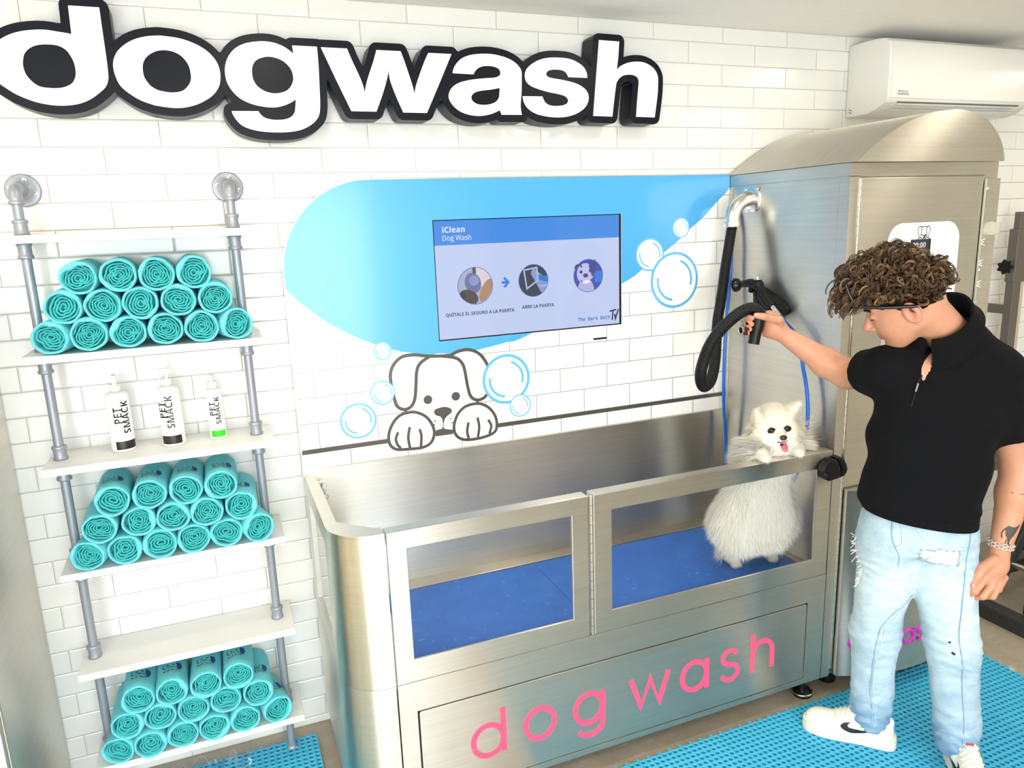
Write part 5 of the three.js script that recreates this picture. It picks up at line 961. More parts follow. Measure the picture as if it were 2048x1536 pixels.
  for (const q of [-1, 1]) { part('eyelashes', tube([fromHead(q * 0.019, -0.006, 0.0885), fromHead(q * 0.030, -0.0085, 0.0905), fromHead(q * 0.043, -0.005, 0.083)], 0.0012, 14, 5), std({ color: lin(0.02, 0.012, 0.008), roughness: 0.7 }), body); part('eyebrow', tube([fromHead(q * 0.014, 0.020, 0.0965), fromHead(q * 0.030, 0.026, 0.0925), fromHead(q * 0.048, 0.022, 0.079)], 0.0030, 14, 6), std({ color: lin(0.03, 0.017, 0.010), roughness: 0.8 }), body); }
  // finger nails of the left thumb and first finger
  const nail = phys({ color: lin(0.75, 0.45, 0.36), roughness: 0.3 });
  part('nail', put(new THREE.SphereGeometry(0.0065, 12, 8).scale(0.8, 1.15, 0.5), 1.684, 0.668, 1.1255), nail, body); part('nail', put(new THREE.SphereGeometry(0.0055, 12, 8), ...grip(0.0085, 146, 0.0385)), nail, body);
  part('earring', put(new THREE.TorusGeometry(0.0042, 0.0009, 6, 16), ...fromHead(0.083, -0.056, -0.008)), std({ color: lin(0.8, 0.7, 0.45), metalness: 1, roughness: 0.2 }), body);

  // ---- polo shirt
  const A = [0.766, 0, 0.643], Wd = [-0.643, 0, 0.766];
  const prof = [[0.80, 1.620, 0.978, 0.146, 0.108], [0.845, 1.620, 0.980, 0.148, 0.110], [0.885, 1.619, 0.982, 0.160, 0.120], [0.95, 1.618, 0.986, 0.160, 0.117], [1.05, 1.624, 0.996, 0.162, 0.118], [1.15, 1.632, 1.004, 0.166, 0.120], [1.215, 1.638, 1.006, 0.168, 0.114], [1.275, 1.645, 1.004, 0.158, 0.100], [1.33, 1.648, 1.0, 0.125, 0.088], [1.38, 1.650, 0.998, 0.092, 0.078], [1.43, 1.668, 0.992, 0.06, 0.055], [1.47, 1.68, 0.99, 0.03, 0.03]];
  const slR = [1.513, 1.266, 0.858], slL = [1.800, 1.100, 1.099];
  const dirn = (a, b) => { const d = [b[0] - a[0], b[1] - a[1], b[2] - a[2]], l = Math.hypot(...d); return d.map((v) => v / l); };
  const dR = dirn(shR, slR), dL = dirn(shL, slL);
  const shirtBase = (x, y, z) => {
    const [cx, cz, w, dp] = table(prof, y), dx = x - cx, dz = z - cz, u = dx * A[0] + dz * A[2], v = dx * Wd[0] + dz * Wd[2];
    let d = (Math.pow(Math.pow(Math.abs(u / w), 2.3) + Math.pow(Math.abs(v / dp), 2.3), 1 / 2.3) - 1) * Math.min(w, dp) * 0.9;
    d = smax(d, y - 1.45, 0.02); d = smin(d, cap(x, y, z, [1.690, 1.385, 0.992], shL, 0.058, 0.070), 0.03); d = smin(d, cap(x, y, z, [1.615, 1.335, 0.985], shR, 0.040, 0.058), 0.03);
    const pr = (x - slR[0]) * dR[0] + (y - slR[1]) * dR[1] + (z - slR[2]) * dR[2], pl = (x - slL[0]) * dL[0] + (y - slL[1]) * dL[1] + (z - slL[2]) * dL[2];
    const a1 = smax(cap(x, y, z, shR, [slR[0] + dR[0] * 0.05, slR[1] + dR[1] * 0.05, slR[2] + dR[2] * 0.05], 0.066, 0.063), pr, 0.004), a2 = smax(cap(x, y, z, shL, [slL[0] + dL[0] * 0.05, slL[1] + dL[1] * 0.05, slL[2] + dL[2] * 0.05], 0.076, 0.074), pl, 0.004);
    d = smin(d, a1, 0.035); d = smin(d, a2, 0.035);
    // soft folds: under the arms, across the waist
    const fold = 0.0045 * Math.sin(34 * (y + 0.35 * u) + 3 * noise3(x * 7, y * 7, z * 7)) * smooth01((1.22 - y) / 0.1) * smooth01((y - 0.86) / 0.04) * (0.4 + 0.6 * smooth01(Math.abs(u) / 0.14)) + 0.006 * (noise3(x * 14, y * 9, z * 14) - 0.5);
    return d + fold;
  };
  const cb = [1.624, 1.408, 1.004], cn = [-0.576, 0.80, 0.168], cf = [-0.770, -0.600, 0.217], cs = [0.274, -0.004, 0.962];
  const shirtF = (x, y, z) => {
    let d = shirtBase(x, y, z); const p = [x - cb[0], y - cb[1], z - cb[2]], t = p[0] * cn[0] + p[1] * cn[1] + p[2] * cn[2], r = Math.hypot((p[0] * cf[0] + p[1] * cf[1] + p[2] * cf[2]) * 0.8, p[0] * cs[0] + p[1] * cs[1] + p[2] * cs[2]);
    d = smax(d, -Math.max(r - 0.066, -t - 0.025), 0.006);
    // open neck below the collar
    const fr = p[0] * cf[0] + p[1] * cf[1] + p[2] * cf[2], sd = Math.abs(p[0] * cs[0] + p[1] * cs[1] + p[2] * cs[2]), v = Math.max(sd - 0.014 * clamp01((t + 0.06) / 0.06), Math.max(0.05 - fr, -t - 0.06));
    d = smax(d, -v, 0.003);
    return smax(d, 0.850 - 0.12 * ((x - 1.62) * A[0] + (z - 0.98) * A[2]) - y, 0.004);
  };
  const collarG = (() => {
    const N = 60, pos = [], idx = [], gap = 0.13;
    for (let i = 0; i <= N; i++) {
      const a = gap + (2 * Math.PI - 2 * gap) * i / N, fr = Math.cos(a), k = smooth01((fr + 0.2) / 1.2), back = smooth01(-fr);
      const rows = [[0.066, -0.012], [0.067, 0.012], [0.069 + 0.003 * back, 0.030 + 0.010 * back], [0.075 + 0.003 * back, 0.032 + 0.010 * back], [0.083, 0.016], [0.096 + 0.012 * k, -0.012 - 0.030 * k], [0.092 + 0.012 * k, -0.014 - 0.030 * k], [0.077, 0.010]];
      rows.forEach(([r, h]) => { for (let q = 0; q < 3; q++) pos.push(cb[q] + cn[q] * h + (cf[q] * Math.cos(a) * 1.2 + cs[q] * Math.sin(a)) * r); });
    }
    const R = 8; for (let i = 0; i < N; i++) for (let k = 0; k < R; k++) { const a = i * R + k, b = i * R + (k + 1) % R; idx.push(a, b, b + R, a, b + R, a + R); }
    for (const i of [0, N]) for (let k = 1; k < R - 1; k++) i ? idx.push(i * R, i * R + k, i * R + k + 1) : idx.push(0, k + 1, k);
    const g = new THREE.BufferGeometry(); g.setAttribute('position', new THREE.Float32BufferAttribute(pos, 3)); g.setIndex(idx); return toCreasedNormals(g, 1.0);
  })();
  const knit = dataTex(256, 256, (u, v) => { const n = 0.5 * pn(u, v, 128, 64, 61) + 0.5 * pn(u, v, 40, 40, 62); return [n, n, n]; }, false);
  const cloth = phys({ color: lin(0.0042, 0.0045, 0.0062), roughness: 0.95, specularIntensity: 0.35 });
  const shirt = part('polo_shirt', sdfMesh(shirtF, [1.34, 0.80, 0.80], [1.95, 1.50, 1.26], 0.0062), cloth, person, 'black knitted polo shirt');
  cloth.side = THREE.DoubleSide; part('collar', collarG, cloth, shirt);
  part('hem_band', (() => { const g = []; const N = 72, pos = [], idx = []; for (let i = 0; i <= N; i++) { const a = 2 * Math.PI * i / N; for (let k = 0; k < 4; k++) { const y = [0.838, 0.838, 0.888, 0.888][k], o = [0.0, 0.006, 0.006, 0.0][k], [cx, cz, w, dp] = table(prof, Math.min(y, 0.845)); const c = Math.cos(a), s = Math.sin(a), q = Math.pow(Math.pow(Math.abs(c), 2.3) + Math.pow(Math.abs(s), 2.3), -1 / 2.3), u = c * q * (w + o + 0.002), v = s * q * (dp + o + 0.002); pos.push(cx + A[0] * u + Wd[0] * v, y + 0.008 - 0.12 * u, cz + A[2] * u + Wd[2] * v); } } for (let i = 0; i < N; i++) for (let k = 0; k < 4; k++) { const a = i * 4 + k, b = i * 4 + (k + 1) % 4; idx.push(a, a + 4, b + 4, a, b + 4, b); } const q = new THREE.BufferGeometry(); q.setAttribute('position', new THREE.Float32BufferAttribute(pos, 3)); q.setIndex(idx); q.computeVertexNormals(); return q; })(), cloth, shirt);
  // zip with its pull
  const zipPts = [-0.052, -0.075, -0.105, -0.14].map((h, i) => onto(shirtBase, [0, 1, 2].map((q) => cb[q] + (q === 1 ? h * 0.95 : 0) + cf[q] * 0.125 + (q === 0 ? -0.012 * i : 0)), 0));
  part('zip', surfTube(shirtBase, zipPts, 0.0022, 0.0, 20), M.black, shirt);
  const zp = onto(shirtBase, zipPts[1], 0.004), zq = onto(shirtBase, zipPts[2], 0.005);
  part('zip_pull', bar(V(...zp), V(lerp(zp[0], zq[0], 0.75), lerp(zp[1], zq[1], 0.75), lerp(zp[2], zq[2], 0.75)), 0.0034, 8), std({ color: lin(0.3, 0.32, 0.34), metalness: 0.9, roughness: 0.35 }), shirt);

  // ---- jeans
  const hpR = [1.580, 0.800, 0.938], knR = [1.586, 0.420, 0.892], anR = [1.612, 0.095, 0.876], hpL = [1.666, 0.795, 1.018], knL = [1.733, 0.420, 1.042], anL = [1.760, 0.10, 1.072];
  const legsF = (x, y, z) => {
    let r = smin(cap(x, y, z, hpR, knR, 0.090, 0.070), cap(x, y, z, knR, anR, 0.070, 0.060), 0.03), l = smin(cap(x, y, z, hpL, knL, 0.097, 0.073), cap(x, y, z, knL, anL, 0.073, 0.062), 0.03);
    r = smin(r, cap(x, y, z, [1.580, 0.74, 0.918], hpR, 0.085, 0.085), 0.03);
    let d = smin(r, l, 0.022);
    const [cx, cz, w, dp] = table([[0.70, 1.62, 0.978, 0.138, 0.095], [0.80, 1.620, 0.978, 0.141, 0.102], [0.90, 1.619, 0.982, 0.136, 0.100], [0.95, 1.618, 0.984, 0.134, 0.10]], y), dx = x - cx, dz = z - cz, u = dx * A[0] + dz * A[2], v = dx * Wd[0] + dz * Wd[2];
    let p = (Math.hypot(u / w, v / dp) - 1) * Math.min(w, dp); p = smax(p, 0.735 - y, 0.05);
    d = smin(d, p, 0.03);
    return d;
  };
  const wrinkle = (x, y, z) => {
    const kn = Math.exp(-(((y - 0.42) / 0.09) ** 2)), an = Math.exp(-(((y - 0.14) / 0.075) ** 2)), cr = Math.exp(-(((y - 0.70) / 0.07) ** 2));
    const q = noise3(x * 9 + 3, y * 9, z * 9), a = Math.sin((y + 0.25 * (x - z) + 0.10 * q) * 95), b = Math.sin((y - 0.3 * (x + z) + 0.12 * q) * 120 + 1.0);
    const sharp = (v) => 1 - Math.abs(v); return 0.0060 * (sharp(a) - 0.5) * (kn * 0.8 + 1.2 * an) + 0.0045 * (sharp(b) - 0.5) * (cr + 0.7 * an) + 0.010 * (noise3(x * 16, y * 10, z * 16) - 0.5) + 0.0022 * (noise3(x * 55, y * 30, z * 55) - 0.5);
  };
  const jeansF = (x, y, z) => smax(smax(legsF(x, y, z) + wrinkle(x, y, z), 0.066 - y, 0.006), y - 0.90, 0.004);
  const ripC = onto(legsF, [1.596, 0.757, 1.078]), ripK = onto(legsF, [1.577, 0.459, 1.138]);
  const denim = (x, y, z, nx, ny, nz) => {
    const n1 = noise3(x * 8, y * 6, z * 8), n2 = noise3(x * 26, y * 60, z * 26), n3 = noise3(x * 90, y * 220, z * 90), n4 = noise3(x * 4 + 5, y * 3, z * 4);
    let k = 0.36 + 0.30 * n1 + 0.30 * (n2 - 0.5) + 0.26 * (n3 - 0.5) + 0.35 * (n4 - 0.5);                      // share of dye washed out of the denim, more on the thighs, less at the cuffs
    const thigh = Math.exp(-(((y - 0.62) / 0.14) ** 2)) * 0.26, cuff = smooth01((0.22 - y) / 0.14) * 0.36; k += thigh - cuff;
    k = clamp01(k);
    let c = [lerp(0.15, 0.63, k), lerp(0.30, 0.77, k), lerp(0.50, 0.82, k)];
    const rip = (q, a, b) => { const d = [x - q[0], y - q[1], z - q[2]], u = d[0] * A[0] + d[2] * A[2]; return Math.abs(u) < a + 0.006 * (noise3(x * 120, y * 120, 1) - 0.5) && Math.abs(d[1]) < b + 0.008 * (noise3(x * 160, y * 90, 2) - 0.5) && Math.hypot(...d) < 0.09; };
    if (rip(ripC, 0.052, 0.026)) c = [0.22, 0.36, 0.52]; if (rip(ripC, 0.046, 0.021)) c = noise3(x * 60, y * 320, z * 60) > 0.30 ? [0.88, 0.87, 0.85] : [0.55, 0.62, 0.68];
    return c;
  };
  const twill = dataTex(256, 256, (u, v, x, y) => { const t = ((x + y * 2) % 6) / 6, n = 0.6 * t + 0.4 * pn(u, v, 64, 64, 66); return [n, n, n]; }, false);
  const jeans = part('jeans', sdfMesh(jeansF, [1.40, 0.05, 0.78], [1.90, 0.92, 1.20], 0.0058, denim), std({ vertexColors: true, roughness: 0.88 }), person, 'light washed denim with rips');
  const seamF = (x, y, z) => legsF(x, y, z) + 0.010 * (noise3(x * 16, y * 10, z * 16) - 0.5) - 0.0012;
  const seamM = std({ color: lin(0.30, 0.44, 0.58), roughness: 0.9 }), hemM = std({ color: lin(0.62, 0.73, 0.80), roughness: 0.9 });
  const shift = (pts, k) => pts.map((p) => [p[0] + A[0] * k, p[1], p[2] + A[2] * k]);
  const inseam = [[1.487, 0.659, 1.055], [1.458, 0.618, 1.054], [1.425, 0.563, 1.054], [1.409, 0.515, 1.059], [1.396, 0.459, 1.067], [1.378, 0.39, 1.076]].map((p, i) => [p[0] + 0.11, p[1] - 0.06 - i * 0.012, p[2] - 0.10]);
  part('seam', surfTube(seamF, [...inseam, [1.545, 0.18, 0.94], [1.552, 0.10, 0.935]], 0.0016, 0.0006, 60), seamM, jeans);
  part('seam', surfTube(seamF, shift([...inseam, [1.545, 0.18, 0.94], [1.552, 0.10, 0.935]], 0.014), 0.0014, 0.0006, 60), hemM, jeans);
  part('fly', surfTube(seamF, [[1.477, 0.86, 1.01], [1.470, 0.82, 1.02], [1.472, 0.785, 1.03], [1.490, 0.74, 1.04], [1.51, 0.69, 1.03]], 0.0017, 0.0006, 30), seamM, jeans);
  part('fly', surfTube(seamF, [[1.507, 0.86, 1.02], [1.502, 0.82, 1.03], [1.498, 0.79, 1.04], [1.485, 0.77, 1.03]], 0.0014, 0.0006, 30), hemM, jeans);
  part('pocket_edge', surfTube(seamF, [[1.530, 0.849, 1.05], [1.540, 0.823, 1.06], [1.562, 0.803, 1.07], [1.606, 0.789, 1.09], [1.650, 0.786, 1.11]], 0.0024, 0.0008, 40), hemM, jeans);
  part('seam', surfTube(seamF, [[1.665, 0.845, 1.11], [1.655, 0.78, 1.12], [1.652, 0.70, 1.13], [1.655, 0.60, 1.14], [1.66, 0.48, 1.15], [1.675, 0.36, 1.15], [1.69, 0.24, 1.15], [1.70, 0.11, 1.15]], 0.0017, 0.0006, 60), seamM, jeans);
  // frayed threads on the outer right thigh and at the back pocket
  const fr = []; for (let i = 0; i < 70; i++) { const y = i < 50 ? rr(0.60, 0.70) : rr(0.70, 0.755), base = i < 50 ? onto(jeansF, [1.43, y, 0.862], -0.003) : onto(jeansF, [1.79, y, 1.03]), o = i < 50 ? [-0.9, rr(-0.9, 0.5), rr(-0.6, 0.1)] : [1, rr(-0.9, 0.3), rr(0.0, 0.6)], l = rr(0.008, 0.024); fr.push(tube([base, [base[0] + o[0] * l * 0.5, base[1] + o[1] * l * 0.5, base[2] + o[2] * l * 0.4], [base[0] + o[0] * l * 0.8, base[1] + o[1] * l * 1.1, base[2] + o[2] * l]], 0.0009, 6, 4)); }
  part('frayed_threads', merge(fr), std({ color: lin(0.86, 0.86, 0.84), roughness: 0.9 }), jeans);
  const holes = [[1.572, 0.468, 1.13], [1.578, 0.456, 1.14], [1.580, 0.444, 1.14]].map((p) => put(new THREE.SphereGeometry(0.0055, 10, 6).scale(1.2, 0.6, 0.6), ...onto(jeansF, [p[0] + 0.07, p[1], p[2] - 0.02], -0.002)));  // black blobs stand in for the shade inside the small knee holes
  part('knee_rip', merge(holes), std({ color: lin(0.02, 0.02, 0.022), roughness: 0.9 }), jeans, 'painted dark inside the holes of the torn knee');

  // ---- sneakers
  const soleM = std({ color: lin(0.80, 0.78, 0.69), roughness: 0.6 }), leather = phys({ color: lin(0.84, 0.82, 0.76), roughness: 0.42 }), lace = std({ color: lin(0.78, 0.72, 0.64), roughness: 0.8 });
  function sneaker(heel, toe, nameLabel, mirror) {
    const L = Math.hypot(toe[0] - heel[0], toe[1] - heel[1]), ang = Math.atan2(-(toe[1] - heel[1]), toe[0] - heel[0]), k = L / 0.285;
    const o = part('sneaker', new THREE.BufferGeometry(), leather, person, nameLabel); o.position.set(heel[0], 0.0155, heel[1]); o.rotation.y = ang; o.scale.set(k, 1, mirror * 1);
    const plan = (grow, n = 60) => { const P = [[-0.006, 0], [0.004, 0.028], [0.045, 0.035], [0.10, 0.0345], [0.165, 0.043], [0.215, 0.050], [0.262, 0.040], [0.284, 0.016], [0.287, -0.006], [0.270, -0.030], [0.225, -0.043], [0.165, -0.042], [0.10, -0.035], [0.045, -0.036], [0.004, -0.028]]; return new THREE.CatmullRomCurve3(P.map(([a, b]) => V(a + Math.sign(a - 0.14) * grow, 0, b + Math.sign(b) * grow)), true).getPoints(n).slice(0, -1).map((p) => [p.x, p.z]); };
    const sole = mergeGeometries([extY(plan(0.004), 0, 0.018), extY(plan(0.0025), 0.018, 0.033)]);
    const up = (x, y, z) => {
      let d = ell(x, y, z, [0.225, 0.028, 0.004], [0.062, 0.040, 0.048]);
      d = smin(d, ell(x, y, z, [0.13, 0.034, 0.0], [0.085, 0.055, 0.041]), 0.03);
      d = smin(d, cap(x, y, z, [0.165, 0.055, 0.0], [0.095, 0.098, 0.0], 0.026, 0.027), 0.02);
      d = smin(d, cap(x, y, z, [0.035, 0.03, 0], [0.028, 0.078, 0], 0.035, 0.027), 0.025);
      d = smin(d, cap(x, y, z, [0.04, 0.068, 0.026], [0.10, 0.062, 0.030], 0.011, 0.012), 0.02); d = smin(d, cap(x, y, z, [0.04, 0.068, -0.026], [0.10, 0.062, -0.030], 0.011, 0.012), 0.02);
      d = smax(d, -cap(x, y, z, [0.030, 0.150, 0], [0.072, 0.088, 0], 0.030, 0.027), 0.008);
      d = smin(d, Math.abs(x - 0.235 + 0.0 * y) > 0.09 ? 1 : 1, 0.001);
      return smax(d, 0.026 - y, 0.003);
    };
    o.geometry = boxUV(sdfMesh(up, [-0.03, 0.018, -0.065], [0.30, 0.15, 0.065], 0.0042));
    part('sole', sole, soleM, o);
    // welt line and toe cap seam
    part('toe_seam', surfTube(up, [[0.20, 0.05, 0.06], [0.192, 0.08, 0.03], [0.195, 0.085, 0.0], [0.192, 0.08, -0.03], [0.20, 0.05, -0.06]], 0.0012, 0.0002, 30), lace, o);
    for (let i = 0; i < 6; i++) { const x = 0.185 - i * 0.014, h = 0.075 + i * 0.008; part('lace', surfTube(up, [[x, h - 0.016, 0.028], [x + 0.004, h + 0.02, 0.012], [x + 0.002, h + 0.02, -0.01], [x - 0.006, h - 0.012, -0.028]], 0.0026, 0.0018, 16), lace, o); }
    // black side mark, a tapering hook
    for (const s of [1, -1]) {
      const top = [[0.140, 0.080], [0.146, 0.068], [0.144, 0.060], [0.132, 0.056], [0.115, 0.0555], [0.095, 0.057], [0.075, 0.0575], [0.058, 0.058]], bot = [[0.136, 0.081], [0.160, 0.074], [0.168, 0.058], [0.156, 0.044], [0.132, 0.039], [0.10, 0.042], [0.078, 0.047], [0.056, 0.056]], ps = [], ix = [], M2 = 28;
      const c1 = new THREE.CatmullRomCurve3(top.map(([a, b]) => V(a, b, 0))).getPoints(M2), c2 = new THREE.CatmullRomCurve3(bot.map(([a, b]) => V(a, b, 0))).getPoints(M2);
      c1.forEach((p, i) => { for (let q = 0; q <= 4; q++) ps.push(...onto(up, [lerp(p.x, c2[i].x, q / 4), lerp(p.y, c2[i].y, q / 4), s * 0.06], 0.0011)); });
      for (let i = 0; i < M2; i++) for (let q = 0; q < 4; q++) { const a = i * 5 + q; ix.push(a, a + 5, a + 6, a, a + 6, a + 1); }
      const g = new THREE.BufferGeometry(); g.setAttribute('position', new THREE.Float32BufferAttribute(ps, 3)); g.setIndex(ix); g.computeVertexNormals();
      part('side_mark', g, std({ color: lin(0.012, 0.013, 0.016), roughness: 0.45, side: THREE.DoubleSide }), o, 'black curved mark');
    }
    part('lace_tag', put(new THREE.BoxGeometry(0.012, 0.008, 0.002), ...onto(up, [0.098, 0.075, -0.05], 0.002)), std({ color: lin(0.06, 0.45, 0.2), roughness: 0.5 }), o);
    part('tongue', surfTube(up, [[0.10, 0.13, 0.018], [0.092, 0.135, 0.0], [0.10, 0.13, -0.018]], 0.005, 0.0, 12), leather, o);
    part('tongue_label', merge([put(new THREE.BoxGeometry(0.003, 0.008, 0.022), ...onto(up, [0.118, 0.125, 0.0], 0.001))]), std({ color: lin(0.45, 0.06, 0.05), roughness: 0.6 }), o);
    return o;
  }
  sneaker([1.655, 0.935], [1.472, 0.735], 'cream sneaker pointing to the tub', 1);
  sneaker([1.795, 1.045], [1.640, 1.262], 'cream sneaker pointing to the camera', 1);

  // ---- hair: a short dark underlayer and a mop of loose curls
  const hairBase = (x, y, z) => {
    const [s, u, f] = toHead(x, y, z), m = Math.abs(s);
    let d = ell(s, u, f, [0, 0.032, -0.016], [0.081, 0.102, 0.100]);
    d = smin(d, ell(s, u, f, [0, 0.085, 0.035], [0.070, 0.050, 0.075]), 0.03);
    // hairline: face, around the ears and the nape stay free
    d = smax(d, f * 0.9 - 0.055 - (u - 0.035) * 1.2, 0.008);
    d = smax(d, -(u + 0.012) - 0.45 * Math.max(0, -f - 0.0) * 1.6 + (f > 0.02 ? (f - 0.02) * 0.25 : 0), 0.006);
    d = smax(d, 0.027 - Math.hypot(u + 0.022, f + 0.010) - (m > 0.05 ? 0 : 1), 0.004);
    return d + 0.004 * (noise3(x * 90, y * 90, z * 90) - 0.5);
  };
  const hair = part('hair', sdfMesh(hairBase, [1.34, 1.36, 0.82], [1.68, 1.65, 1.12], 0.0042, (x, y, z) => { const n = noise3(x * 120, y * 120, z * 120); return [0.011 + 0.014 * n, 0.006 + 0.008 * n, 0.003 + 0.004 * n]; }), phys({ vertexColors: true, roughness: 0.9, specularIntensity: 0.1 }), person, 'curly brown hair with blond tips');
  const cp = [], cc = [], ci = [];
  function strand(pts, r, c0, c1) {
    const curve = new THREE.CatmullRomCurve3(pts), n = 18, fr2 = curve.computeFrenetFrames(n, false), base = cp.length / 3;
    for (let i = 0; i <= n; i++) { const t = i / n, p = curve.getPoint(t), w = r * (1 - 0.55 * t); for (let k = 0; k < 4; k++) { const a = k * Math.PI / 2, q = p.clone().addScaledVector(fr2.normals[i], Math.cos(a) * w).addScaledVector(fr2.binormals[i], Math.sin(a) * w); cp.push(q.x, q.y, q.z); cc.push(lerp(c0[0], c1[0], t), lerp(c0[1], c1[1], t), lerp(c0[2], c1[2], t)); } }
    for (let i = 0; i < n; i++) for (let k = 0; k < 4; k++) { const a = base + i * 4 + k, b = base + i * 4 + (k + 1) % 4; ci.push(a, a + 4, b + 4, a, b + 4, b); }
  }
  for (let i = 0, made = 0; i < 6000 && made < 900; i++) {
    const th = Math.acos(rr(-0.5, 1)), ph2 = rr(0, 2 * Math.PI), n = [Math.sin(th) * Math.cos(ph2), Math.cos(th), Math.sin(th) * Math.sin(ph2)];
    const u = 0.034 + n[1] * 0.105, s = n[0] * 0.082, f = -0.012 + n[2] * 0.104 + (n[1] > 0.2 ? 0.02 : 0);
    if (u < 0.035 - 0.12 * (f > 0 ? -f * 0.5 : f * 0.2) && f > -0.02) continue;
    if (u < -0.012 + 0.03 * rnd() && f <= -0.02) continue;
    if (f > 0.045 && u < 0.050) continue;
    made++;
    const P = V(...fromHead(s, u, f)), N = V(...[0, 1, 2].map((k) => HS[k] * n[0] / 0.08 * 0.09 + HU[k] * n[1] + HF[k] * n[2])).normalize();
    const frontness = smooth01((f - 0.02) / 0.07), lift = rr(0.004, 0.022) + 0.022 * frontness + (n[1] > 0.75 ? 0.006 : 0);
    const fall = V(...HF).multiplyScalar(0.4 + 0.7 * frontness).addScaledVector(V(0, -1, 0), 0.35 + 0.5 * frontness).addScaledVector(V(rr(-1, 1), rr(-1, 1), rr(-1, 1)), 0.8).normalize();
    const axis = N.clone().cross(fall).normalize().addScaledVector(N, rr(-0.9, 0.9)).normalize(), e1 = fall.clone().sub(axis.clone().multiplyScalar(fall.dot(axis))).normalize(), e2 = axis.clone().cross(e1);
    const R = rr(0.0075, 0.0155) * (1 + 0.25 * frontness), turns = rr(0.9, 1.7), pitch = rr(0.004, 0.012), ph3 = rr(0, 6.3), tone = rnd();
    const bl = tone > 0.72 ? 0.25 + 0.75 * rnd() : 0.16 * tone, hue = [0.048 + 0.26 * bl, 0.024 + 0.155 * bl, 0.011 + 0.070 * bl];
    for (let k = 0; k < 5; k++) {
      const pts = [], jx = rr(-0.0035, 0.0035), jy = rr(-0.0035, 0.0035), rk = R * rr(0.86, 1.12);
      for (let j = 0; j <= 7; j++) { const t = j / 7, a = ph3 + t * turns * 2 * Math.PI, g = smooth01(t * 2.2); pts.push(P.clone().addScaledVector(N, -0.004 + lift * g + jx * 0.6).addScaledVector(e1, Math.cos(a) * rk * g + fallOff(t, frontness)).addScaledVector(e2, Math.sin(a) * rk * g).addScaledVector(axis, (t - 0.4) * pitch * turns + jy)); }
      strand(pts, rr(0.0009, 0.0017), hue, hue);
    }
  }
  function fallOff(t, k) { return t * t * 0.034 * k; }
  const cg = new THREE.BufferGeometry(); cg.setAttribute('position', new THREE.Float32BufferAttribute(cp, 3)); cg.setAttribute('color', new THREE.Float32BufferAttribute(cc, 3)); cg.setIndex(ci); cg.computeVertexNormals();
  part('curls', cg, phys({ vertexColors: true, roughness: 0.42, sheen: 0.3, sheenColor: lin(0.5, 0.35, 0.2) }), hair).userData.kind = 'stuff';

  // ---- sunglasses pushed up on the hair
  const gl = part('sunglasses', (() => { const g = []; for (const q of [-1, 1]) { g.push(tube([fromHead(q * 0.085, -0.004, -0.032), fromHead(q * 0.090, 0.006, -0.014), fromHead(q * 0.093, 0.032, 0.04), fromHead(q * 0.091, 0.060, 0.090)], 0.0048, 24, 8), tube([fromHead(q * 0.091, 0.058, 0.094), fromHead(q * 0.088, 0.095, 0.098), fromHead(q * 0.080, 0.130, 0.094)], 0.0045, 16, 8)); g.push(tube([fromHead(q * 0.091, 0.058, 0.094), fromHead(q * 0.055, 0.062, 0.118), fromHead(q * 0.016, 0.082, 0.124), fromHead(0, 0.094, 0.125)], 0.0032, 24, 8), tube([fromHead(q * 0.080, 0.130, 0.094), fromHead(q * 0.05, 0.136, 0.108), fromHead(q * 0.012, 0.124, 0.118), fromHead(0, 0.110, 0.122)], 0.0032, 24, 8)); } return merge(g); })(), M.blackGloss, person, 'black sunglasses pushed up on the head');
  for (const q of [-1, 1]) {
    const g = new THREE.SphereGeometry(0.033, 24, 14).scale(1.0, 0.12, 1.08), nx = V(...[0, 1, 2].map((k) => HS[k] * 0.88 - q * HF[k] * 0.45)).normalize(), up = V(...[0, 1, 2].map((k) => HU[k] * 0.97 - HF[k] * 0.2)).normalize(), nz = nx.clone().cross(up).normalize();
    g.applyMatrix4(new THREE.Matrix4().makeBasis(nx, nz.clone().negate(), up)); part('lens', put(g, ...fromHead(q * 0.050, 0.098, 0.112)), M.blackGloss, gl);
  }

  // ---- bracelet and tattoos on the left forearm
  const wd = V(...dirn(elL, wrL)), e1 = V(...Wd).sub(wd.clone().multiplyScalar(V(...Wd).dot(wd))).normalize(), e2 = wd.clone().cross(e1), wc = V(1.797, 0.768, 1.115), links = [];
  for (let b = 0; b < 2; b++) for (let i = 0; i < 20; i++) { const a = 2 * Math.PI * i / 20, c = wc.clone().addScaledVector(wd, -0.004 + b * 0.010).addScaledVector(e1, Math.cos(a) * (0.0315 - b * 0.001)).addScaledVector(e2, Math.sin(a) * (0.0315 - b * 0.001)); const t = e1.clone().multiplyScalar(-Math.sin(a)).addScaledVector(e2, Math.cos(a)), nn = i % 2 ? wd : e1.clone().multiplyScalar(Math.cos(a)).addScaledVector(e2, Math.sin(a)); const g = new THREE.TorusGeometry(0.0042, 0.0012, 6, 12).scale(1.35, 1, 1).applyMatrix4(new THREE.Matrix4().makeBasis(t, nn.clone().cross(t), nn)); links.push(put(g, c.x, c.y, c.z)); }
  part('bracelet', merge(links), std({ color: lin(0.72, 0.72, 0.71), metalness: 0.15, roughness: 0.25 }), person, 'silver chain bracelet');
  const arm = (t, a) => { const c = [0, 1, 2].map((k) => lerp(elL[k], wrL[k], t)), q = e1.clone().multiplyScalar(Math.cos(a)).addScaledVector(e2, Math.sin(a)); return onto(armL, [c[0] + q.x * 0.05, c[1] + q.y * 0.05, c[2] + q.z * 0.05], 0.0004); };
  const ink = std({ color: lin(0.07, 0.065, 0.06), roughness: 0.6, side: THREE.DoubleSide }), tats = [];
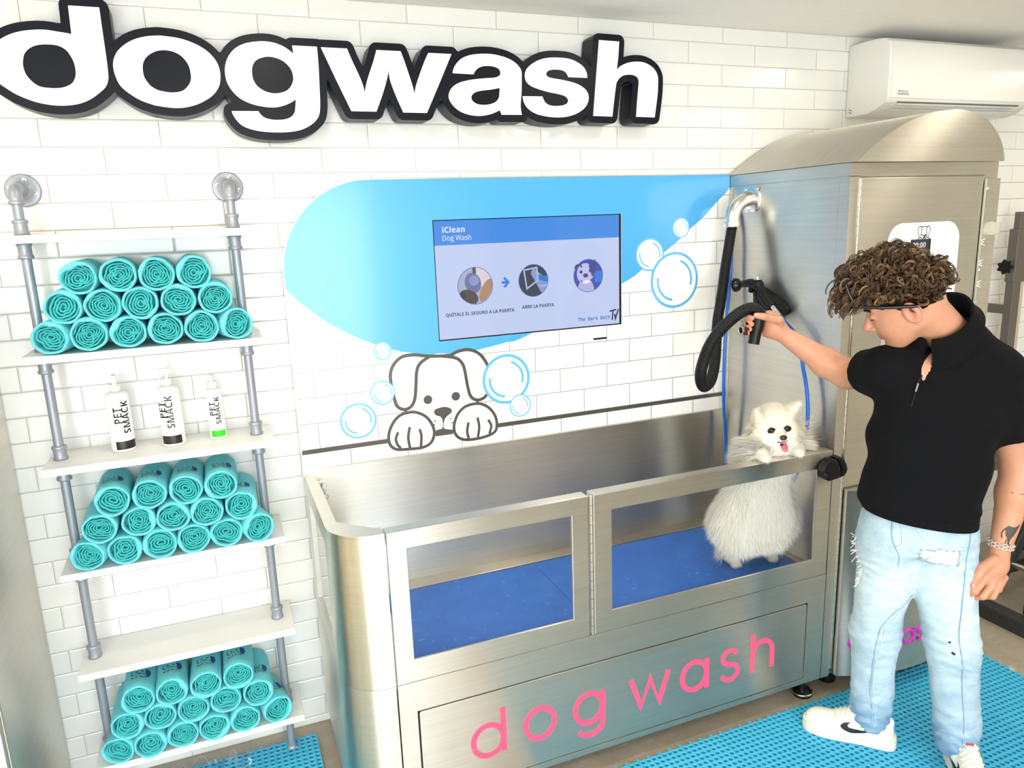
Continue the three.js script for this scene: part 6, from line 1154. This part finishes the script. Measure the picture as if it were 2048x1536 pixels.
  const lineT = (pts, r = 0.0009) => tats.push(tube(pts.map(([t, a]) => arm(t, a)), r, 24, 4));
  const fillT = (pts) => { const c = new THREE.CatmullRomCurve3(pts.map(([t, a]) => V(t, a, 0)), true).getPoints(28).map((p) => [p.x, p.y]), m = c.reduce((q, p) => [q[0] + p[0] / c.length, q[1] + p[1] / c.length], [0, 0]), ps = [], ix = [], K = 6; c.forEach(([t, a]) => { for (let k = 0; k <= K; k++) ps.push(...arm(lerp(m[0], t, k / K), lerp(m[1], a, k / K))); }); for (let i = 0; i < c.length; i++) for (let k = 0; k < K; k++) { const a = i * (K + 1) + k, b = ((i + 1) % c.length) * (K + 1) + k; ix.push(a, b, b + 1, a, b + 1, a + 1); } const g = new THREE.BufferGeometry(); g.setAttribute('position', new THREE.Float32BufferAttribute(ps, 3)); g.setIndex(ix); g.computeVertexNormals(); tats.push(g); };
  fillT([[0.66, -0.75], [0.70, -0.35], [0.72, 0.25], [0.80, 0.2], [0.86, -0.05], [0.93, -0.2], [0.84, -0.35], [0.80, -0.5]]);
  lineT([[0.86, -0.1], [0.92, -0.3], [0.955, -0.55]], 0.0016); lineT([[0.86, 0.0], [0.93, 0.05], [0.96, 0.15]], 0.0014); lineT([[0.73, 0.25], [0.79, 0.45], [0.86, 0.4]], 0.0016);
  lineT([[0.08, -0.8], [0.10, -0.6], [0.06, -0.5], [0.11, -0.35], [0.08, -0.2]], 0.0009); lineT([[0.22, -0.85], [0.18, -0.7], [0.24, -0.6], [0.28, -0.2], [0.29, 0.4]], 0.0011); lineT([[0.40, -0.9], [0.38, -0.7], [0.43, -0.65], [0.41, -0.55]], 0.0011); lineT([[0.30, -0.9], [0.45, -0.95], [0.58, -0.85]], 0.001);
  part('tattoo', merge(tats), ink, body, 'dark line tattoos');
}

// ------------------------------------------------------------------ the white dog standing up at the tub door
{
  const dog = thing('dog', 'fluffy cream white small dog standing on hind legs with paws over the tub door', 'dog');
  const HC = [1.482, 1.018, 0.518], F = [-0.37, -0.13, 0.92], S0 = [0.93, 0.10, 0.35];
  const nrm = (a) => { const l = Math.hypot(...a); return a.map((v) => v / l); }, cross = (a, b) => [a[1] * b[2] - a[2] * b[1], a[2] * b[0] - a[0] * b[2], a[0] * b[1] - a[1] * b[0]];
  const f = nrm(F), u = nrm(cross(f, nrm(S0))), s = cross(u, f);
  const P = (a, b, c) => [0, 1, 2].map((k) => HC[k] + s[k] * a + u[k] * b + f[k] * c), loc = (x, y, z) => { const d = [x - HC[0], y - HC[1], z - HC[2]]; return [s, u, f].map((q) => q[0] * d[0] + q[1] * d[1] + q[2] * d[2]); };
  const headF = (x, y, z) => {
    const [a, b, c] = loc(x, y, z), m = Math.abs(a);
    let d = ell(a, b, c, [0, 0.012, -0.008], [0.064, 0.060, 0.058]);
    d = smin(d, ell(m, b, c, [0.042, -0.016, 0.012], [0.036, 0.036, 0.036]), 0.02);
    d = smin(d, cap(a, b, c, [0, -0.006, 0.040], [0, -0.006, 0.074], 0.024, 0.0145), 0.012);
    d = smax(d, -ell(a, b, c, [0, -0.036, 0.066], [0.020, 0.0125, 0.042]), 0.004);
    d = smin(d, cap(a, b, c, [0, -0.056, 0.020], [0, -0.057, 0.050], 0.015, 0.009), 0.006);
    return d;
  };
  const earF = (x, y, z) => { const [a, b, c] = loc(x, y, z); const L = cap(a, b, c, [-0.050, 0.042, 0.004], [-0.064, 0.070, 0.016], 0.023, 0.009), R = cap(a, b, c, [0.050, 0.046, 0.0], [0.080, 0.074, 0.008], 0.023, 0.009); return Math.min(L, R); };
  const bodyF = (x, y, z) => {
    let d = ell(x, y, z, [1.432, 0.735, 0.492], [0.122, 0.118, 0.070]);
    d = smin(d, ell(x, y, z, [1.388, 0.688, 0.470], [0.094, 0.078, 0.072]), 0.05);
    d = smin(d, ell(x, y, z, [1.492, 0.690, 0.492], [0.092, 0.078, 0.066]), 0.05);
    d = smin(d, ell(x, y, z, [1.452, 0.850, 0.500], [0.095, 0.12, 0.062]), 0.05);
    d = smin(d, ell(x, y, z, [1.482, 0.950, 0.520], [0.104, 0.082, 0.072]), 0.04);
    // hind legs and feet
    for (const [hx, hz, fx, fz] of [[1.388, 0.475, 1.384, 0.438], [1.500, 0.490, 1.530, 0.458]]) {
      d = smin(d, cap(x, y, z, [hx, 0.65, hz], [fx, 0.535, fz - 0.008], 0.044, 0.026), 0.03);
      d = smin(d, cap(x, y, z, [fx, 0.535, fz - 0.008], [fx - 0.004, 0.516, fz + 0.024], 0.025, 0.0165), 0.012);
      for (const k of [-1, 0, 1]) d = smin(d, ell(x, y, z, [fx - 0.004 + k * 0.0115, 0.511, fz + 0.036 - Math.abs(k) * 0.003], [0.0085, 0.0105, 0.014]), 0.005);
    }
    // forelegs laid over the rail
    for (const [sx, px, pz] of [[1.395, 1.366, 0.616], [1.535, 1.500, 0.618]]) {
      d = smin(d, cap(x, y, z, [sx, 0.925, 0.545], [px + 0.01, 0.957, 0.588], 0.030, 0.0185), 0.02);
      d = smin(d, cap(x, y, z, [px + 0.01, 0.957, 0.588], [px, 0.952, pz], 0.018, 0.0145), 0.01);
    }
    return d;
  };
  const all = (x, y, z) => smin(smin(bodyF(x, y, z), headF(x, y, z), 0.03), earF(x, y, z), 0.008);
  const cream = (x, y, z) => { const [a, b, c] = loc(x, y, z), k = smooth01((0.12 - Math.hypot(a, b, c)) / 0.07) * (c > 0.05 ? 0.25 : 0.85), n = noise3(x * 40, y * 40, z * 40) - 0.5; return [0.90 + 0.04 * n, lerp(0.87, 0.81, k) + 0.05 * n, lerp(0.80, 0.64, k) + 0.06 * n]; };
  const pelt = phys({ vertexColors: true, roughness: 0.9, sheen: 0.3, sheenColor: lin(0.9, 0.85, 0.75) });
  const body = part('body', mergeGeometries([sdfMesh(bodyF, [1.22, 0.49, 0.36], [1.66, 1.06, 0.68], 0.0075, cream), sdfMesh((x, y, z) => smin(headF(x, y, z), earF(x, y, z), 0.008), [1.35, 0.90, 0.42], [1.62, 1.13, 0.64], 0.0035, cream)], false), pelt, dog);

  // ---- fur: tapering bent strands rooted all over the body
  const pos = [], col = [], idx = [];
  const grad = (x, y, z) => { const e = 0.002, g = [all(x + e, y, z) - all(x - e, y, z), all(x, y + e, z) - all(x, y - e, z), all(x, y, z + e) - all(x, y, z - e)]; return nrm(g); };
  function hairAt(p, n, len, w, c, flow, ns = n) {
    const side = nrm(cross(ns, flow.map((v) => v + rr(-0.5, 0.5)))), base = pos.length / 3, K = 4; let q = p.slice(), d = n.slice();
    for (let i = 0; i <= K; i++) {
      const t = i / K, ww = w * (1 - t * 0.92);
      pos.push(q[0] - side[0] * ww, q[1] - side[1] * ww, q[2] - side[2] * ww, q[0] + side[0] * ww, q[1] + side[1] * ww, q[2] + side[2] * ww);
      for (let k = 0; k < 2; k++) col.push(...c);
      d = nrm([0, 1, 2].map((k) => lerp(d[k], flow[k], 0.42)));
      q = q.map((v, k) => v + d[k] * len / K);
    }
    for (let i = 0; i < K; i++) { const a = base + i * 2; idx.push(a, a + 1, a + 3, a, a + 3, a + 2); }
  }
  const src = body.geometry.attributes.position, sidx = body.geometry.index, tri = sidx.count / 3, cum = [];
  { let t = 0; const a = V(), b = V(), c = V(); for (let i = 0; i < tri; i++) { a.fromBufferAttribute(src, sidx.getX(i * 3)); b.fromBufferAttribute(src, sidx.getX(i * 3 + 1)); c.fromBufferAttribute(src, sidx.getX(i * 3 + 2)); t += b.sub(a).cross(c.sub(a)).length(); cum.push(t); } }
  const pick = () => { const r = rnd() * cum[tri - 1]; let lo = 0, hi = tri - 1; while (lo < hi) { const m = (lo + hi) >> 1; cum[m] < r ? lo = m + 1 : hi = m; } let a = rnd(), b = rnd(); if (a + b > 1) { a = 1 - a; b = 1 - b; } const q = [0, 1, 2].map((k) => sidx.getX(lo * 3 + k)); return ['getX', 'getY', 'getZ'].map((g) => src[g](q[0]) * (1 - a - b) + src[g](q[1]) * a + src[g](q[2]) * b); };
  for (let i = 0; i < 105000; i++) {
    const p = pick(); if (all(...p) < -0.004) continue;
    const n = grad(...p), [a, b, c] = loc(...p), hd = Math.hypot(a, b * 1.0, c);
    const face = c > 0.025 && Math.abs(a) < 0.05 && b > -0.05 && b < 0.045;
    let len = 0.045, flow = [n[0] * 0.5, -0.85, n[2] * 0.5];
    if (p[1] < 0.545) { len = 0.008; } else if (p[1] < 0.60 && p[2] > 0.44 && p[1] < 0.575) { len = 0.014; }
    else if (hd < 0.095) { const bare = smooth01((c + 0.012) / 0.05) * smooth01((0.085 - Math.abs(a)) / 0.04); len = lerp(lerp(0.044, 0.016, smooth01((b + 0.01) / 0.04)), 0.0055, bare); flow = nrm([n[0] * 0.7 + s[0] * Math.sign(a) * 0.15, n[1] * 0.5 + (b > 0.02 ? 0.0 : -0.9), n[2] * 0.6 - f[2] * (b > 0.02 ? 0.9 : 0.35)]); if (Math.abs(a) < 0.024 && b < -0.019 && b > -0.050 && c > 0.034) continue; }
    else if (p[1] > 0.90) { len = 0.052; flow = nrm([n[0] * 0.9 + s[0] * Math.sign(a) * 0.35, n[1] * 0.4 - 0.35, n[2] * 0.7]); }
    else if (p[1] < 0.74) { len = 0.052; flow = nrm([n[0] * 0.45, -1, n[2] * 0.35]); }
    const paw = p[2] > 0.575 && p[1] > 0.93 && hd > 0.08; if (paw) { len = 0.011; }
    if (p[2] > 0.545 && p[1] < 0.93) { len = Math.min(len, 0.034); flow = nrm([n[0] * 0.5, -1, -0.1]); }
    if (earF(...p) < 0.004) { len = 0.012; flow = nrm([n[0], n[1] + 0.6, n[2]]); }
    const jit = nrm([n[0] + rr(-0.35, 0.35), n[1] + rr(-0.35, 0.35), n[2] + rr(-0.35, 0.35)]), t = cream(...p), k = rr(0.92, 1.06), fl = nrm(flow.map((v) => v + rr(-0.22, 0.22)));
    hairAt(p.map((v, q) => v - n[q] * 0.002), jit, len * rr(0.65, 1.2), rr(0.00045, 0.0009) * (len > 0.03 ? 1.1 : 0.8), t.map((v) => Math.min(0.95, v * k)), fl, n);
  }
  // wispy flyaway hairs standing off the ruff on the right
  for (let i = 0; i < 420; i++) { const p = onto(all, [1.60, rr(0.93, 1.06), rr(0.48, 0.56)]); const n = grad(...p); hairAt(p, nrm([n[0] + 0.6, n[1] + rr(-0.5, 0.6), n[2] + rr(-0.3, 0.5)]), rr(0.05, 0.095), rr(0.0004, 0.0007), [0.84, 0.80, 0.74], nrm([0.9, rr(-0.8, 0.6), rr(-0.3, 0.6)])); }
  const g = new THREE.BufferGeometry(); g.setAttribute('position', new THREE.Float32BufferAttribute(pos, 3)); g.setAttribute('color', new THREE.Float32BufferAttribute(col, 3)); g.setIndex(idx); g.computeVertexNormals();
  part('fur', g, phys({ vertexColors: true, roughness: 0.9, side: THREE.DoubleSide, specularIntensity: 0.3 }), dog, 'long cream white fur').userData.kind = 'stuff';

  // ---- face
  const dark = phys({ color: lin(0.010, 0.007, 0.006), roughness: 0.12 });
  for (const k of [-1, 1]) { part('eye', put(new THREE.SphereGeometry(0.0108, 18, 14), ...P(k * 0.0255, 0.010, 0.0465)), dark, dog); part('eye_rim', put(new THREE.TorusGeometry(0.0108, 0.0019, 8, 22).scale(1.12, 0.85, 1).applyMatrix4(new THREE.Matrix4().makeBasis(V(...s), V(...u), V(...f))), ...P(k * 0.0257, 0.010, 0.0510)), std({ color: lin(0.02, 0.013, 0.01), roughness: 0.5 }), dog); }
  const basis = new THREE.Matrix4().makeBasis(V(...s), V(...u), V(...f));
  part('nose', put(new THREE.SphereGeometry(0.0105, 20, 14).scale(1.15, 0.85, 0.8).applyMatrix4(basis), ...P(0, -0.002, 0.0885)), phys({ color: lin(0.035, 0.018, 0.015), roughness: 0.28 }), dog, 'dark brown nose');
  part('mouth', put(new THREE.SphereGeometry(0.012, 18, 12).scale(1.65, 1.15, 2.3).applyMatrix4(basis), ...P(-0.003, -0.035, 0.054)), std({ color: lin(0.05, 0.012, 0.012), roughness: 0.5 }), dog, 'dark open mouth');
  const lips = [tube([P(-0.027, -0.024, 0.040), P(-0.023, -0.026, 0.056), P(-0.013, -0.022, 0.078), P(0, -0.017, 0.087), P(0.013, -0.022, 0.078), P(0.023, -0.026, 0.056), P(0.027, -0.024, 0.040)], 0.0020, 36, 6), tube([P(-0.025, -0.028, 0.042), P(-0.017, -0.046, 0.056), P(0, -0.052, 0.066), P(0.017, -0.046, 0.056), P(0.025, -0.028, 0.042)], 0.0018, 30, 6)];
  part('lips', merge(lips), std({ color: lin(0.02, 0.012, 0.012), roughness: 0.4 }), dog);
  part('tongue', put(new THREE.SphereGeometry(0.0125, 20, 14).scale(0.95, 0.36, 1.75).rotateX(0.66).applyMatrix4(basis), ...P(0.005, -0.038, 0.080)), phys({ color: lin(0.62, 0.16, 0.20), roughness: 0.35 }), dog, 'pink tongue hanging out');
  const pads = [[-0.050, 0.052, 0.014, -0.3], [0.055, 0.056, 0.008, 0.3]];
  for (const [a, b, c, r] of pads) part('inner_ear', put(new THREE.SphereGeometry(0.009, 14, 10).scale(0.8, 1.3, 0.4).rotateZ(-r).applyMatrix4(basis), ...P(a, b, c)), std({ color: lin(0.66, 0.42, 0.30), roughness: 0.8 }), dog);
}

renderer.render(scene, camera);
